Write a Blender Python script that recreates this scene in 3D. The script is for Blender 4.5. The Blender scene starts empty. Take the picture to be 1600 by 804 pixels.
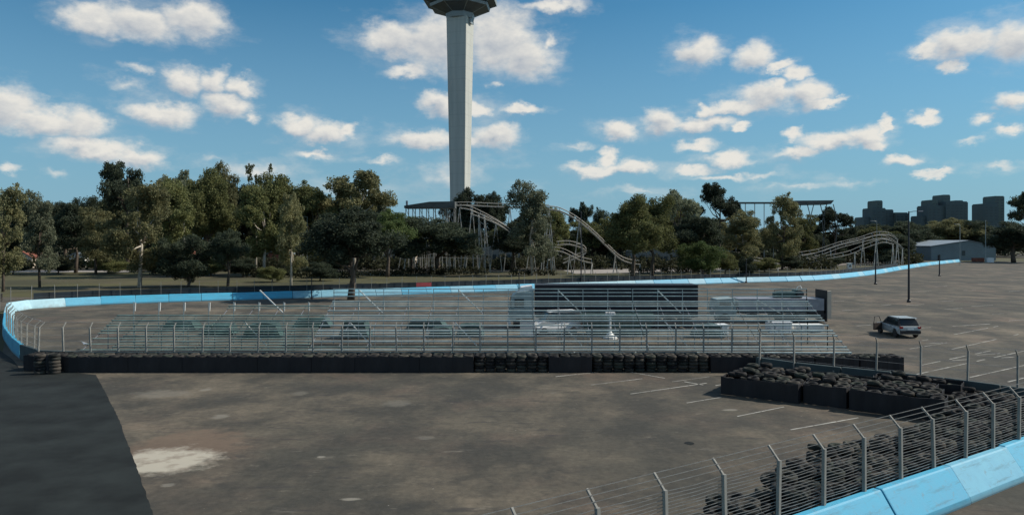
import bpy, bmesh, math, random
import numpy as np
from mathutils import Vector, Matrix, noise as mnoise
R = math.radians
random.seed(7)
rng = np.random.default_rng(7)
scene = bpy.context.scene

# ------------------------------------------------------------------ camera
F = 1150.0; H = 8.0; HY = 375.0          # focal length in photo pixels, eye height (m), horizon row
cam_d = bpy.data.cameras.new("camera")
cam_d.sensor_width = 36; cam_d.lens = 36 * F / 1600
cam_d.shift_y = -(402 - HY) / 1600
cam_d.clip_start = 0.1; cam_d.clip_end = 6000
cam = bpy.data.objects.new("camera", cam_d)
cam.location = (0, 0, H); cam.rotation_euler = (R(90), 0, 0)
scene.collection.objects.link(cam); scene.camera = cam

# ------------------------------------------------------------------ sun, sky
SUN = Vector((0.74, 0.13, 0.66)).normalized()
sun_el = math.asin(SUN.z); sun_az = math.atan2(SUN.x, SUN.y)
sd = bpy.data.lights.new("sun", 'SUN'); sd.energy = 4.6; sd.angle = R(0.53); sd.color = (1.0, 0.93, 0.83)
so = bpy.data.objects.new("sun", sd); so.rotation_euler = SUN.to_track_quat('Z', 'Y').to_euler()
so.location = (60, 20, 60); scene.collection.objects.link(so)

world = bpy.data.worlds.new("World"); scene.world = world; world.use_nodes = True
SKY_STRENGTH = 0.085

def build_sky():
    nt = world.node_tree; N = nt.nodes; L = nt.links
    N.clear()
    def nd(t, **k):
        n = N.new(t)
        for a, b in k.items(): setattr(n, a, b)
        return n
    def setin(s, v):
        if isinstance(v, (int, float)): s.default_value = v
        elif isinstance(v, (tuple, list)): s.default_value = v
        else: L.new(v, s)
    def M(op, a, b=None, c=None, clamp=False):
        n = nd('ShaderNodeMath', operation=op, use_clamp=clamp)
        setin(n.inputs[0], a)
        if b is not None: setin(n.inputs[1], b)
        if c is not None: setin(n.inputs[2], c)
        return n.outputs[0]
    def V(op, a, b=None, c=None, out=0):
        n = nd('ShaderNodeVectorMath', operation=op)
        setin(n.inputs[0], a)
        if b is not None: setin(n.inputs[1], b)
        if c is not None: setin(n.inputs[2], c)
        return n.outputs[out]
    def mix(f, a, b, blend='MIX'):
        n = nd('ShaderNodeMix', data_type='RGBA', blend_type=blend)
        setin(n.inputs[0], f); setin(n.inputs[6], a); setin(n.inputs[7], b)
        return n.outputs[2]
    sky = nd('ShaderNodeTexSky', sky_type='NISHITA', sun_disc=False, sun_elevation=sun_el, sun_rotation=sun_az,
             altitude=20, air_density=1.0, dust_density=0.6, ozone_density=2.2)
    tc = nd('ShaderNodeTexCoord'); d = tc.outputs['Generated']
    sx = nd('ShaderNodeSeparateXYZ'); L.new(d, sx.inputs[0])
    az = M('ARCTAN2', sx.outputs[0], sx.outputs[1])
    el = M('ARCSINE', sx.outputs[2])
    azf = M('SUBTRACT', M('PINGPONG', M('ADD', az, R(38)), R(76)), R(38))     # the cloud field carries on round the sky
    elf = M('PINGPONG', M('MAXIMUM', el, 0.0), R(20.0))
    # wobble of the cloud outlines
    nvec = V('MULTIPLY', d, (1, 1, 1.6))
    n1 = nd('ShaderNodeTexNoise'); L.new(nvec, n1.inputs['Vector']); n1.inputs['Scale'].default_value = 24; n1.inputs['Detail'].default_value = 7; n1.inputs['Roughness'].default_value = 0.58
    off = V('SCALE', V('SUBTRACT', n1.outputs['Color'], (0.5, 0.5, 0.5))); off.node.inputs['Scale'].default_value = 0.055
    cx = nd('ShaderNodeCombineXYZ'); L.new(azf, cx.inputs[0]); L.new(elf, cx.inputs[1])
    p0 = V('ADD', cx.outputs[0], V('MULTIPLY', off, (1.0, 0.75, 0.0)))
    E = [(150,32,62,24),(215,34,75,28),(305,32,58,28),(15,165,55,34),(85,190,80,22),(130,195,45,26),(150,232,85,18),(215,246,52,18),
      (215,105,28,9,.5),(195,130,30,9,.35),(290,128,40,23),(335,130,28,22),(380,135,27,16),(350,165,52,20),(250,177,64,18),(400,182,14,8,.6),
      (470,195,38,17),(510,210,54,17),(545,207,22,12),(490,241,36,7,.7),(625,62,66,26),(690,68,78,46),(780,62,62,52),(822,88,58,34),(640,110,42,12,.8),(862,66,12,14,.7),
      (690,162,38,19),(745,168,25,13),(812,171,37,9),(662,219,54,17),(725,217,60,12),(775,212,45,22),(700,274,62,20,.4),(770,135,12,6,.4),
      (860,5,62,11,.8),(1095,83,40,23),(1175,91,34,22),(1215,103,27,8),(1247,111,21,13),
      (1205,150,60,22),(1215,133,18,15),(1262,146,36,20),(1290,160,36,7),(1148,165,62,13),(1100,170,16,12),
      (965,204,34,16),(1035,190,36,19),(1092,194,60,14),(1157,198,20,7),(1090,227,32,9,.8),(938,266,58,10),(952,247,16,17),(992,262,36,12),
      (1140,248,46,12,.9),(1080,266,40,8,.8),(1130,277,50,6,.7),(1240,239,38,11),(1240,211,18,10),(1302,220,62,15),(1360,213,36,17),(1381,196,10,17),(1370,228,35,8),
      (1440,188,27,9),(1448,180,11,10),(1410,251,34,11),(1457,272,26,6),(1440,76,36,12),(1505,67,72,24),(1590,60,62,34),(1485,99,24,9),
      (1588,160,40,17),(1540,189,26,8,.7),(1575,208,26,8,.8),(1520,222,22,7,.5),(10,268,20,8,.7),(80,266,16,8,.4),(400,268,60,16,.6),(560,300,70,14,.4),(1000,300,70,6,.45),(1190,272,40,6,.5),(1250,292,70,6,.4),(905,232,30,6,.4),(600,250,34,6,.45),(1330,286,50,6,.35),(330,250,40,7,.3),(1560,262,40,6,.4)]
    def field(p, lst):
        acc = None
        for e in lst:
            px, py, rx, ry = e[:4]; w = e[4] if len(e) > 4 else 1.0
            u = (px-800)/F; v = (HY-py)/F
            a = math.atan(u); b = math.atan(v/math.sqrt(1+u*u))
            ra = rx*1.22/F*math.cos(a)**2; rb = ry*1.3/F*math.cos(a)
            q = V('MULTIPLY_ADD', p, (1/ra, 1/rb, 0), (-a/ra, -b/rb, 0))
            f = M('MULTIPLY_ADD', V('LENGTH', q, out=1), -w, w)
            acc = f if acc is None else M('SMOOTH_MAX', acc, f, 0.12)
        return acc
    acc = field(p0, E)
    acc2 = field(V('ADD', p0, (0.006, 0.011, 0)), [e for e in E if e[2]*e[3] > 330])
    n2 = nd('ShaderNodeTexNoise'); L.new(nvec, n2.inputs['Vector']); n2.inputs['Scale'].default_value = 36; n2.inputs['Detail'].default_value = 4; n2.inputs['Roughness'].default_value = 0.6
    nv3 = V('ADD', nvec, (0.008, 0, 0.011))
    n3 = nd('ShaderNodeTexNoise'); L.new(nv3, n3.inputs['Vector']); n3.inputs['Scale'].default_value = 36; n3.inputs['Detail'].default_value = 4; n3.inputs['Roughness'].default_value = 0.6
    dens = M('ADD', acc, M('MULTIPLY', M('SUBTRACT', n2.outputs['Fac'], 0.5), 0.55))
    cov = nd('ShaderNodeMapRange', interpolation_type='SMOOTHSTEP'); L.new(dens, cov.inputs[0])
    cov.inputs[1].default_value = -0.04; cov.inputs[2].default_value = 0.66
    n4 = nd('ShaderNodeTexNoise'); L.new(V('MULTIPLY', d, (1, 1, 2.4)), n4.inputs['Vector']); n4.inputs['Scale'].default_value = 13; n4.inputs['Detail'].default_value = 7; n4.inputs['Roughness'].default_value = 0.66
    wsp = nd('ShaderNodeMapRange', interpolation_type='SMOOTHSTEP'); L.new(M('ADD', M('MULTIPLY', M('MAXIMUM', acc, -0.9), 0.30), n4.outputs['Fac']), wsp.inputs[0])
    wsp.inputs[1].default_value = 0.40; wsp.inputs[2].default_value = 0.78; wsp.inputs[4].default_value = 0.30
    core = nd('ShaderNodeMapRange'); L.new(dens, core.inputs[0]); core.inputs[1].default_value = 0.30; core.inputs[2].default_value = 1.0
    edge = M('MINIMUM', M('SUBTRACT', M('MAXIMUM', acc, -0.1), M('MAXIMUM', acc2, -0.4)), 0.6)
    relief = M('ADD', M('MULTIPLY', M('SUBTRACT', n2.outputs['Fac'], n3.outputs['Fac']), 0.9), M('MULTIPLY', edge, 0.85))
    bright = M('ADD', M('SUBTRACT', 0.80, M('MULTIPLY', core.outputs[0], 0.42)), relief, clamp=True)
    bright2 = M('MAXIMUM', bright, 0.12)
    ccol = mix(bright2, (3.9, 4.6, 5.6, 1), (9.6, 9.3, 8.6, 1))
    tint = V('MULTIPLY', sky.outputs[0], (0.46, 0.97, 1.10))
    # haze low down
    hz = nd('ShaderNodeMapRange'); L.new(sx.outputs[2], hz.inputs[0]); hz.inputs[1].default_value = 0.0; hz.inputs[2].default_value = 0.30; hz.inputs[3].default_value = 0.85; hz.inputs[4].default_value = 0.0
    base = mix(hz.outputs[0], tint, (3.0, 5.0, 6.8, 1))
    fade = nd('ShaderNodeMapRange'); L.new(el, fade.inputs[0]); fade.inputs[1].default_value = 0.02; fade.inputs[2].default_value = 0.10; fade.inputs[3].default_value = 0.5; fade.inputs[4].default_value = 0.97
    col = mix(M('MULTIPLY', M('MAXIMUM', cov.outputs[0], wsp.outputs[0]), fade.outputs[0]), base, ccol)
    bg = nd('ShaderNodeBackground'); L.new(col, bg.inputs[0]); bg.inputs[1].default_value = SKY_STRENGTH
    out = nd('ShaderNodeOutputWorld'); L.new(bg.outputs[0], out.inputs[0])
build_sky()
try:
    world.cycles.sampling_method = 'MANUAL'; world.cycles.sample_map_resolution = 512
except Exception: pass
scene.view_settings.view_transform = 'Standard'; scene.view_settings.look = 'None'
scene.view_settings.exposure = 0.0; scene.view_settings.gamma = 1.0

# ------------------------------------------------------------------ materials
def new_mat(name):
    m = bpy.data.materials.new(name); m.use_nodes = True
    nt = m.node_tree; nt.nodes.clear()
    o = nt.nodes.new('ShaderNodeOutputMaterial'); b = nt.nodes.new('ShaderNodeBsdfPrincipled')
    nt.links.new(b.outputs[0], o.inputs[0])
    return m, nt, b
def noise_node(nt, scale, detail=4, rough=0.55, coord='Object', vec=None, mul=None):
    n = nt.nodes.new('ShaderNodeTexNoise'); n.inputs['Scale'].default_value = scale
    n.inputs['Detail'].default_value = detail; n.inputs['Roughness'].default_value = rough
    if vec is None:
        t = nt.nodes.new('ShaderNodeTexCoord'); vec = t.outputs[coord]
    if mul:
        v = nt.nodes.new('ShaderNodeVectorMath'); v.operation = 'MULTIPLY'; nt.links.new(vec, v.inputs[0]); v.inputs[1].default_value = mul; vec = v.outputs[0]
    nt.links.new(vec, n.inputs['Vector'])
    return n.outputs['Fac']
def maprange(nt, s, a, b, c=0.0, d=1.0):
    n = nt.nodes.new('ShaderNodeMapRange'); nt.links.new(s, n.inputs[0])
    for i, v in enumerate((a, b, c, d)): n.inputs[i+1].default_value = v
    return n.outputs[0]
def mixc(nt, f, a, b, blend='MIX'):
    n = nt.nodes.new('ShaderNodeMix'); n.data_type = 'RGBA'; n.blend_type = blend
    for s, v in ((n.inputs[0], f), (n.inputs[6], a), (n.inputs[7], b)):
        if isinstance(v, float) or isinstance(v, int): s.default_value = v
        elif isinstance(v, tuple): s.default_value = (*v, 1) if len(v) == 3 else v
        else: nt.links.new(v, s)
    return n.outputs[2]
def bump(nt, b, h, strength=0.3, dist=0.02):
    n = nt.nodes.new('ShaderNodeBump'); n.inputs['Strength'].default_value = strength; n.inputs['Distance'].default_value = dist
    nt.links.new(h, n.inputs['Height']); nt.links.new(n.outputs[0], b.inputs['Normal'])
def simple(name, col, rough=0.7, metal=0.0, var=0.25, scale=3.0, dirt=None, spec=None):
    m, nt, b = new_mat(name)
    f = noise_node(nt, scale, 5, 0.6)
    f2 = maprange(nt, f, 0.35, 0.65)
    dark = tuple(c*(1-var) for c in col); lite = tuple(min(1, c*(1+var)) for c in col)
    c = mixc(nt, f2, dark, lite)
    if dirt:
        g = maprange(nt, noise_node(nt, scale*0.37, 6, 0.65), 0.52, 0.68)
        c = mixc(nt, g, c, dirt)
    nt.links.new(c, b.inputs['Base Color']); b.inputs['Roughness'].default_value = rough; b.inputs['Metallic'].default_value = metal
    if spec is not None: b.inputs['Specular IOR Level'].default_value = spec
    return m

def asphalt_mat():
    m, nt, b = new_mat('lot_asphalt')
    t = nt.nodes.new('ShaderNodeTexCoord'); o = t.outputs['Object']
    big = maprange(nt, noise_node(nt, 0.075, 5, 0.62, vec=o), 0.40, 0.60)
    mid = maprange(nt, noise_node(nt, 0.26, 7, 0.68, vec=o, mul=(1.0, 0.8, 1)), 0.40, 0.62)
    c = mixc(nt, big, (0.080, 0.073, 0.057), (0.160, 0.132, 0.096))
    red = maprange(nt, noise_node(nt, 0.13, 4, 0.6, vec=o), 0.50, 0.68, 0, 0.42)
    c = mixc(nt, red, c, (0.150, 0.094, 0.072))
    c = mixc(nt, mid, mixc(nt, 0.85, c, (0.044, 0.043, 0.037)), c)
    fine = maprange(nt, noise_node(nt, 3.5, 5, 0.7, vec=o), 0.3, 0.7, 0.78, 1.22)
    mm = nt.nodes.new('ShaderNodeVectorMath'); mm.operation = 'SCALE'; nt.links.new(c, mm.inputs[0]); nt.links.new(fine, mm.inputs['Scale'])
    c = mm.outputs[0]
    # tar patches, pale scuffs and old seams
    dk = maprange(nt, noise_node(nt, 0.9, 5, 0.6, vec=o, mul=(0.5, 1.6, 1)), 0.60, 0.68, 0, 0.6)
    c = mixc(nt, dk, c, (0.04, 0.038, 0.038))
    pale = maprange(nt, noise_node(nt, 0.75, 7, 0.7, vec=o, mul=(0.45, 1.5, 1)), 0.63, 0.72, 0, 0.6)
    c = mixc(nt, pale, c, (0.20, 0.18, 0.15))
    vor = nt.nodes.new('ShaderNodeTexVoronoi'); vor.feature = 'DISTANCE_TO_EDGE'; vor.inputs['Scale'].default_value = 0.085
    wv = nt.nodes.new('ShaderNodeTexNoise'); wv.inputs['Scale'].default_value = 0.5; nt.links.new(o, wv.inputs['Vector'])
    ad = nt.nodes.new('ShaderNodeVectorMath'); ad.operation = 'MULTIPLY_ADD'; nt.links.new(wv.outputs['Color'], ad.inputs[0]); ad.inputs[1].default_value = (3, 3, 0); nt.links.new(o, ad.inputs[2])
    nt.links.new(ad.outputs[0], vor.inputs['Vector'])
    crk = maprange(nt, vor.outputs['Distance'], 0.0, 0.005, 0.22, 0.0)
    c = mixc(nt, crk, c, (0.045, 0.042, 0.04))
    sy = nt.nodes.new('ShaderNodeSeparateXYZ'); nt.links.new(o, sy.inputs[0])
    far = maprange(nt, sy.outputs[1], 45.5, 47.0, 0.0, 1.0)       # the surface behind the tyre row is slightly paler
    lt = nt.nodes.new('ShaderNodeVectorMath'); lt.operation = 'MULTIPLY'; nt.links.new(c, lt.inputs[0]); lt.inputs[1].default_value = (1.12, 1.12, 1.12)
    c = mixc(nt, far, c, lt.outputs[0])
    fle = maprange(nt, noise_node(nt, 1.3, 8, 0.75, vec=o, mul=(0.6, 1.1, 1)), 0.60, 0.66, 0, .30)
    c = mixc(nt, fle, c, (0.24, 0.21, 0.165))
    rdk = maprange(nt, noise_node(nt, 0.55, 7, 0.72, vec=o, mul=(0.7, 1.0, 1)), 0.57, 0.66, 0, .5)
    c = mixc(nt, rdk, c, (0.040, 0.039, 0.036))
    spk = maprange(nt, noise_node(nt, 4.2, 3, 0.6, vec=o), 0.735, 0.76, 0, .8)
    c = mixc(nt, spk, c, (0.36, 0.33, 0.28))
    st = nt.nodes.new('ShaderNodeTexNoise'); st.inputs['Scale'].default_value = 1.1; st.inputs['Detail'].default_value = 6; st.inputs['Roughness'].default_value = 0.65; nt.links.new(o, st.inputs['Vector'])
    def blob(cx, cy, rx, ry, amp=1.1):
        v = nt.nodes.new('ShaderNodeVectorMath'); v.operation = 'MULTIPLY_ADD'; nt.links.new(st.outputs['Color'], v.inputs[0]); v.inputs[1].default_value = (amp*rx, amp*ry, 0); v.inputs[2].default_value = (-cx-amp*rx/2, -cy-amp*ry/2, 0)
        a = nt.nodes.new('ShaderNodeVectorMath'); a.operation = 'ADD'; nt.links.new(o, a.inputs[0]); nt.links.new(v.outputs[0], a.inputs[1])
        q = nt.nodes.new('ShaderNodeVectorMath'); q.operation = 'MULTIPLY'; nt.links.new(a.outputs[0], q.inputs[0]); q.inputs[1].default_value = (1/rx, 1/ry, 0)
        l = nt.nodes.new('ShaderNodeVectorMath'); l.operation = 'LENGTH'; nt.links.new(q.outputs[0], l.inputs[0]); return l.outputs['Value']
    def G0(px, py): d = F*H/(py-HY); return ((px-800)/F*d, d)
    cx_, cy_ = G0(278, 706)
    c = mixc(nt, maprange(nt, blob(cx_-.1, cy_+.5, 2.2, 2.6, 1.6), 0.75, 1.15, .65, 0), c, (0.17, 0.12, 0.085))
    c = mixc(nt, maprange(nt, blob(cx_+.05, cy_-.95, 1.85, 1.75, 1.3), 0.72, 1.08, .9, 0), c, mixc(nt, maprange(nt, noise_node(nt, 1.3, 4, 0.6, vec=o), 0.48, 0.68), (0.45, 0.41, 0.33), (0.27, 0.23, 0.18)))
    for (px, py, rx, ry, k) in [(345, 650, .4, .5, .5), (322, 608, .4, .5, .5), (548, 779, .35, .14, .8), (502, 713, .18, .14, .8), (262, 757, .25, .2, .5), (668, 683, .5, .35, .3), (470, 614, .4, .6, .25), (620, 630, .8, .8, .3), (250, 615, 1.6, 1.0, .3), (1140, 640, .4, .2, .7)]:
        a_, b_ = G0(px, py); c = mixc(nt, maprange(nt, blob(a_, b_, rx, ry, 1.9), 0.6, 1.1, k, 0), c, (0.25, 0.23, 0.19))
    nt.links.new(c, b.inputs['Base Color']); b.inputs['Roughness'].default_value = 0.9; b.inputs['Specular IOR Level'].default_value = 0.25
    bump(nt, b, noise_node(nt, 8, 5, 0.7, vec=o), 0.35, 0.02)
    return m

def leaf_mat(name, c1, c2, c3):
    m, nt, b = new_mat(name)
    g = nt.nodes.new('ShaderNodeNewGeometry'); oi = nt.nodes.new('ShaderNodeObjectInfo')
    n = noise_node(nt, 0.45, 3, 0.6, vec=g.outputs['Position'])
    n2 = noise_node(nt, 3.0, 2, 0.6, vec=g.outputs['Position'])
    c = mixc(nt, maprange(nt, n, 0.38, 0.62), c1, c2)
    c = mixc(nt, maprange(nt, n2, 0.45, 0.75), c, c3)
    r = maprange(nt, oi.outputs['Random'], 0, 1, 0.75, 1.25)
    mm = nt.nodes.new('ShaderNodeVectorMath'); mm.operation = 'SCALE'; nt.links.new(c, mm.inputs[0]); nt.links.new(r, mm.inputs['Scale'])
    nt.links.new(mm.outputs[0], b.inputs['Base Color']); b.inputs['Roughness'].default_value = 0.75; b.inputs['Specular IOR Level'].default_value = 0.2
    tr = nt.nodes.new('ShaderNodeBsdfTranslucent'); nt.links.new(mm.outputs[0], tr.inputs[0])
    mx = nt.nodes.new('ShaderNodeMixShader'); mx.inputs[0].default_value = 0.35
    out = [x for x in nt.nodes if x.type == 'OUTPUT_MATERIAL'][0]
    nt.links.new(b.outputs[0], mx.inputs[1]); nt.links.new(tr.outputs[0], mx.inputs[2]); nt.links.new(mx.outputs[0], out.inputs[0])
    return m

def tyre_mat():
    m, nt, b = new_mat('tyre_rubber')
    oi = nt.nodes.new('ShaderNodeObjectInfo')
    f = noise_node(nt, 2.5, 4, 0.6)
    c = mixc(nt, maprange(nt, f, 0.4, 0.7), (0.012, 0.012, 0.013), (0.05, 0.047, 0.043))
    ds = maprange(nt, oi.outputs['Random'], 0.55, 1.0, 0.0, 0.6)
    c = mixc(nt, ds, c, (0.115, 0.10, 0.08))
    c = mixc(nt, maprange(nt, noise_node(nt, 40, 2, 0.5, vec=oi.outputs['Location']), 0.5, 0.7, 0, .5), c, (0.06, 0.075, 0.055))
    nt.links.new(c, b.inputs['Base Color']); b.inputs['Roughness'].default_value = 0.9; b.inputs['Specular IOR Level'].default_value = 0.2
    return m
def belt_mat():
    m, nt, b = new_mat('conveyor_belt_rubber')
    f = noise_node(nt, 1.2, 5, 0.6, mul=(1, 1, 0.4))
    c = mixc(nt, maprange(nt, f, 0.4, 0.75), (0.007, 0.006, 0.008), (0.020, 0.018, 0.020))
    nt.links.new(c, b.inputs['Base Color']); b.inputs['Roughness'].default_value = 0.7
    bump(nt, b, f, 0.5, 0.05)
    return m
def blue_mat():
    m, nt, b = new_mat('blue_painted_concrete')
    oi = nt.nodes.new('ShaderNodeObjectInfo')
    t = nt.nodes.new('ShaderNodeTexCoord'); o = t.outputs['Object']
    c = mixc(nt, oi.outputs['Random'], (0.050, 0.37, 0.56), (0.075, 0.43, 0.62))
    old = maprange(nt, oi.outputs['Random'], 0.80, 0.84, 0.0, 0.55)
    c = mixc(nt, old, c, (0.34, 0.50, 0.54))
    w = maprange(nt, noise_node(nt, 1.6, 6, 0.65, vec=o), 0.35, 0.65, 0.0, 0.4)
    c = mixc(nt, w, c, (0.10, 0.32, 0.48))
    s = maprange(nt, noise_node(nt, 5.0, 6, 0.75, vec=o, mul=(1, 1, 0.35)), 0.58, 0.72, 0.0, 0.75)
    c = mixc(nt, s, c, (0.16, 0.17, 0.16))
    rub = maprange(nt, noise_node(nt, 1.1, 5, 0.7, vec=o, mul=(0.5, 3, 5)), 0.54, 0.70, 0.0, 0.6)
    c = mixc(nt, rub, c, (0.05, 0.12, 0.15))
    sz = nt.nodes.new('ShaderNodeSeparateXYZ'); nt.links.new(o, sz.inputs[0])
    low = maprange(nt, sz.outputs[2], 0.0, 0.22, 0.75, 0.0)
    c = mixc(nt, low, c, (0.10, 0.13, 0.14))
    nt.links.new(c, b.inputs['Base Color']); b.inputs['Roughness'].default_value = 0.6
    bump(nt, b, noise_node(nt, 12, 4, 0.6, vec=o), 0.25, 0.01)
    return m

MT = dict(
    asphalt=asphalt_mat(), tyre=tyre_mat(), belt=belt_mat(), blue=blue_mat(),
    track=simple('new_track_asphalt', (0.016, 0.0195, 0.0185), 0.88, var=0.4, scale=0.5, spec=0.25),
    paint=simple('worn_line_paint', (0.34, 0.325, 0.285), 0.8, var=0.35, scale=1.3, dirt=(0.13, 0.12, 0.10)),
    patch=simple('pale_concrete_stain', (0.50, 0.46, 0.38), 0.9, var=0.15, scale=1.2, dirt=(0.30, 0.23, 0.17)),
    grass=simple('dry_grass', (0.062, 0.058, 0.019), 0.95, var=0.35, scale=0.06, dirt=(0.085, 0.065, 0.040)),
    path=simple('pale_path', (0.30, 0.27, 0.24), 0.9, var=0.15, scale=0.3),
    concrete=simple('concrete', (0.25, 0.245, 0.22), 0.85, var=0.15, scale=2.0, dirt=(0.22, 0.21, 0.19)),
    towerq=simple('tower_concrete_plain', (0.50, 0.51, 0.48), 0.8, var=0.05, scale=0.05),
    towerd=simple('tower_dark_panels', (0.10, 0.115, 0.125), 0.6, var=0.15, scale=0.3),
    towerm=simple('tower_cladding', (0.27, 0.31, 0.32), 0.5, var=0.1, scale=0.3),
    wire=simple('galvanised_wire', (0.36, 0.36, 0.35), 0.45, metal=0.6, var=0.2, scale=4),
    steel=simple('weathered_scaffold_steel', (0.30, 0.34, 0.34), 0.55, metal=0.3, var=0.25, scale=2),
    whitesteel=simple('white_painted_steel', (0.78, 0.77, 0.72), 0.5, var=0.12, scale=2),
    plank=simple('grey_bleacher_plank', (0.36, 0.43, 0.42), 0.6, var=0.2, scale=1.0),
    dull=simple('dull_dark_blue_concrete', (0.050, 0.072, 0.074), 0.85, var=0.2, scale=0.8, dirt=(0.09, 0.09, 0.085)),  # darker, duller blue for the row and crossing barriers
    palebl=simple('bleached_pale_blue_concrete', (0.36, 0.56, 0.62), 0.7, var=0.12, scale=1.0, dirt=(0.28, 0.36, 0.38)),
    litter=simple('woodland_floor', (0.040, 0.034, 0.020), 0.95, var=0.3, scale=0.1),  # leaf litter colour with the shade under the trees mixed in
    tealplank=simple('faded_teal_plank', (0.17, 0.245, 0.22), 0.7, var=0.35, scale=0.8, dirt=(0.12, 0.11, 0.09)),
    darksteel=simple('dark_pole_steel', (0.035, 0.035, 0.04), 0.5, metal=0.4, var=0.2, scale=2),
    tarp=simple('green_tarpaulin', (0.032, 0.068, 0.058), 0.6, var=0.35, scale=1.2),
    greybox=simple('grey_sheet_metal', (0.26, 0.27, 0.30), 0.5, metal=0.2, var=0.15, scale=1.5),
    white=simple('white_paint', (0.80, 0.80, 0.78), 0.4, var=0.06, scale=1.0),
    trailer=simple('black_trailer_curtain', (0.012, 0.011, 0.018), 0.7, var=0.3, scale=0.6),
    cabp=simple('pale_green_cab_paint', (0.30, 0.36, 0.35), 0.35, var=0.1, scale=1.0),
    silver=simple('silver_car_paint', (0.38, 0.41, 0.41), 0.42, metal=0.25, var=0.04, scale=1.0),
    trim=simple('black_plastic', (0.02, 0.02, 0.022), 0.6, var=0.2, scale=3),
    interior=simple('brown_car_interior', (0.035, 0.024, 0.020), 0.7, var=0.3, scale=5),
    bark=simple('brown_bark', (0.085, 0.065, 0.048), 0.9, var=0.35, scale=2.5),
    palebark=simple('pale_eucalyptus_bark', (0.42, 0.37, 0.30), 0.85, var=0.3, scale=1.2, dirt=(0.15, 0.11, 0.08)),
    rail=simple('cream_coaster_rail', (0.52, 0.46, 0.38), 0.5, var=0.15, scale=1.0),
    coaster=simple('faded_white_coaster_steel', (0.42, 0.42, 0.39), 0.6, var=0.2, scale=1.0, dirt=(0.20, 0.16, 0.12)),
    deck=simple('dark_station_roof', (0.085, 0.09, 0.085), 0.7, var=0.3, scale=0.5),
    ware=simple('blue_grey_sheet_wall', (0.19, 0.25, 0.28), 0.6, var=0.08, scale=0.3),
    wareroof=simple('grey_sheet_roof', (0.24, 0.28, 0.31), 0.55, var=0.1, scale=0.3),
    bldg=simple('grey_green_render', (0.080, 0.112, 0.120), 0.8, var=0.1, scale=0.05),
    bldg2=simple('pale_green_render', (0.10, 0.135, 0.13), 0.8, var=0.1, scale=0.05),
    winband=simple('dark_window_band', (0.045, 0.066, 0.075), 0.3, var=0.2, scale=0.5),
    cream=simple('cream_render', (0.55, 0.47, 0.38), 0.85, var=0.1, scale=0.4),
    redroof=simple('red_tile_roof', (0.26, 0.085, 0.055), 0.8, var=0.25, scale=0.8),
    navy=simple('navy_mesh_screen', (0.007, 0.016, 0.024), 0.7, var=0.35, scale=0.5),
    pink=simple('red_cloth', (0.34, 0.05, 0.06), 0.8, var=0.2, scale=1),
    hedge=leaf_mat('hedge_leaves', (0.026, 0.032, 0.018), (0.045, 0.048, 0.024), (0.065, 0.062, 0.03)),
    euc=leaf_mat('eucalyptus_leaves', (0.109, 0.120, 0.062), (0.200, 0.190, 0.085), (0.299, 0.277, 0.147)),
    autumn=leaf_mat('olive_brown_leaves', (0.094, 0.104, 0.046), (0.161, 0.163, 0.065), (0.203, 0.220, 0.083)),
    greyleaf=leaf_mat('grey_green_leaves', (0.118, 0.138, 0.089), (0.198, 0.217, 0.138), (0.336, 0.355, 0.237)),
    dark=leaf_mat('dark_evergreen_leaves', (0.035, 0.049, 0.036), (0.061, 0.077, 0.049), (0.094, 0.110, 0.059)),
    green=leaf_mat('green_leaves', (0.057, 0.097, 0.034), (0.106, 0.145, 0.049), (0.164, 0.193, 0.074)),
)
m, nt, b = new_mat('tower_concrete')
f = maprange(nt, noise_node(nt, 0.5, 6, 0.65, mul=(1, 1, 0.06)), 0.35, 0.65)
c = mixc(nt, f, (0.44, 0.45, 0.41), (0.54, 0.54, 0.49)); tcn = nt.nodes.new('ShaderNodeTexCoord'); sz = nt.nodes.new('ShaderNodeSeparateXYZ'); nt.links.new(tcn.outputs['Object'], sz.inputs[0])
mo = nt.nodes.new('ShaderNodeMath'); mo.operation = 'PINGPONG'; nt.links.new(sz.outputs[2], mo.inputs[0]); mo.inputs[1].default_value = 3.0
c = mixc(nt, maprange(nt, mo.outputs[0], 0.0, 0.25, 0.35, 0.0), c, (0.30, 0.31, 0.29)); nt.links.new(c, b.inputs['Base Color']); b.inputs['Roughness'].default_value = 0.85
MT['towerc'] = m
m, nt, b = new_mat('dark_glass'); b.inputs['Base Color'].default_value = (0.012, 0.016, 0.02, 1); b.inputs['Roughness'].default_value = 0.08
MT['glass'] = m
m, nt, b = new_mat('red_lamp_lens'); b.inputs['Base Color'].default_value = (0.35, 0.02, 0.02, 1); b.inputs['Roughness'].default_value = 0.2
MT['redlens'] = m

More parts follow.
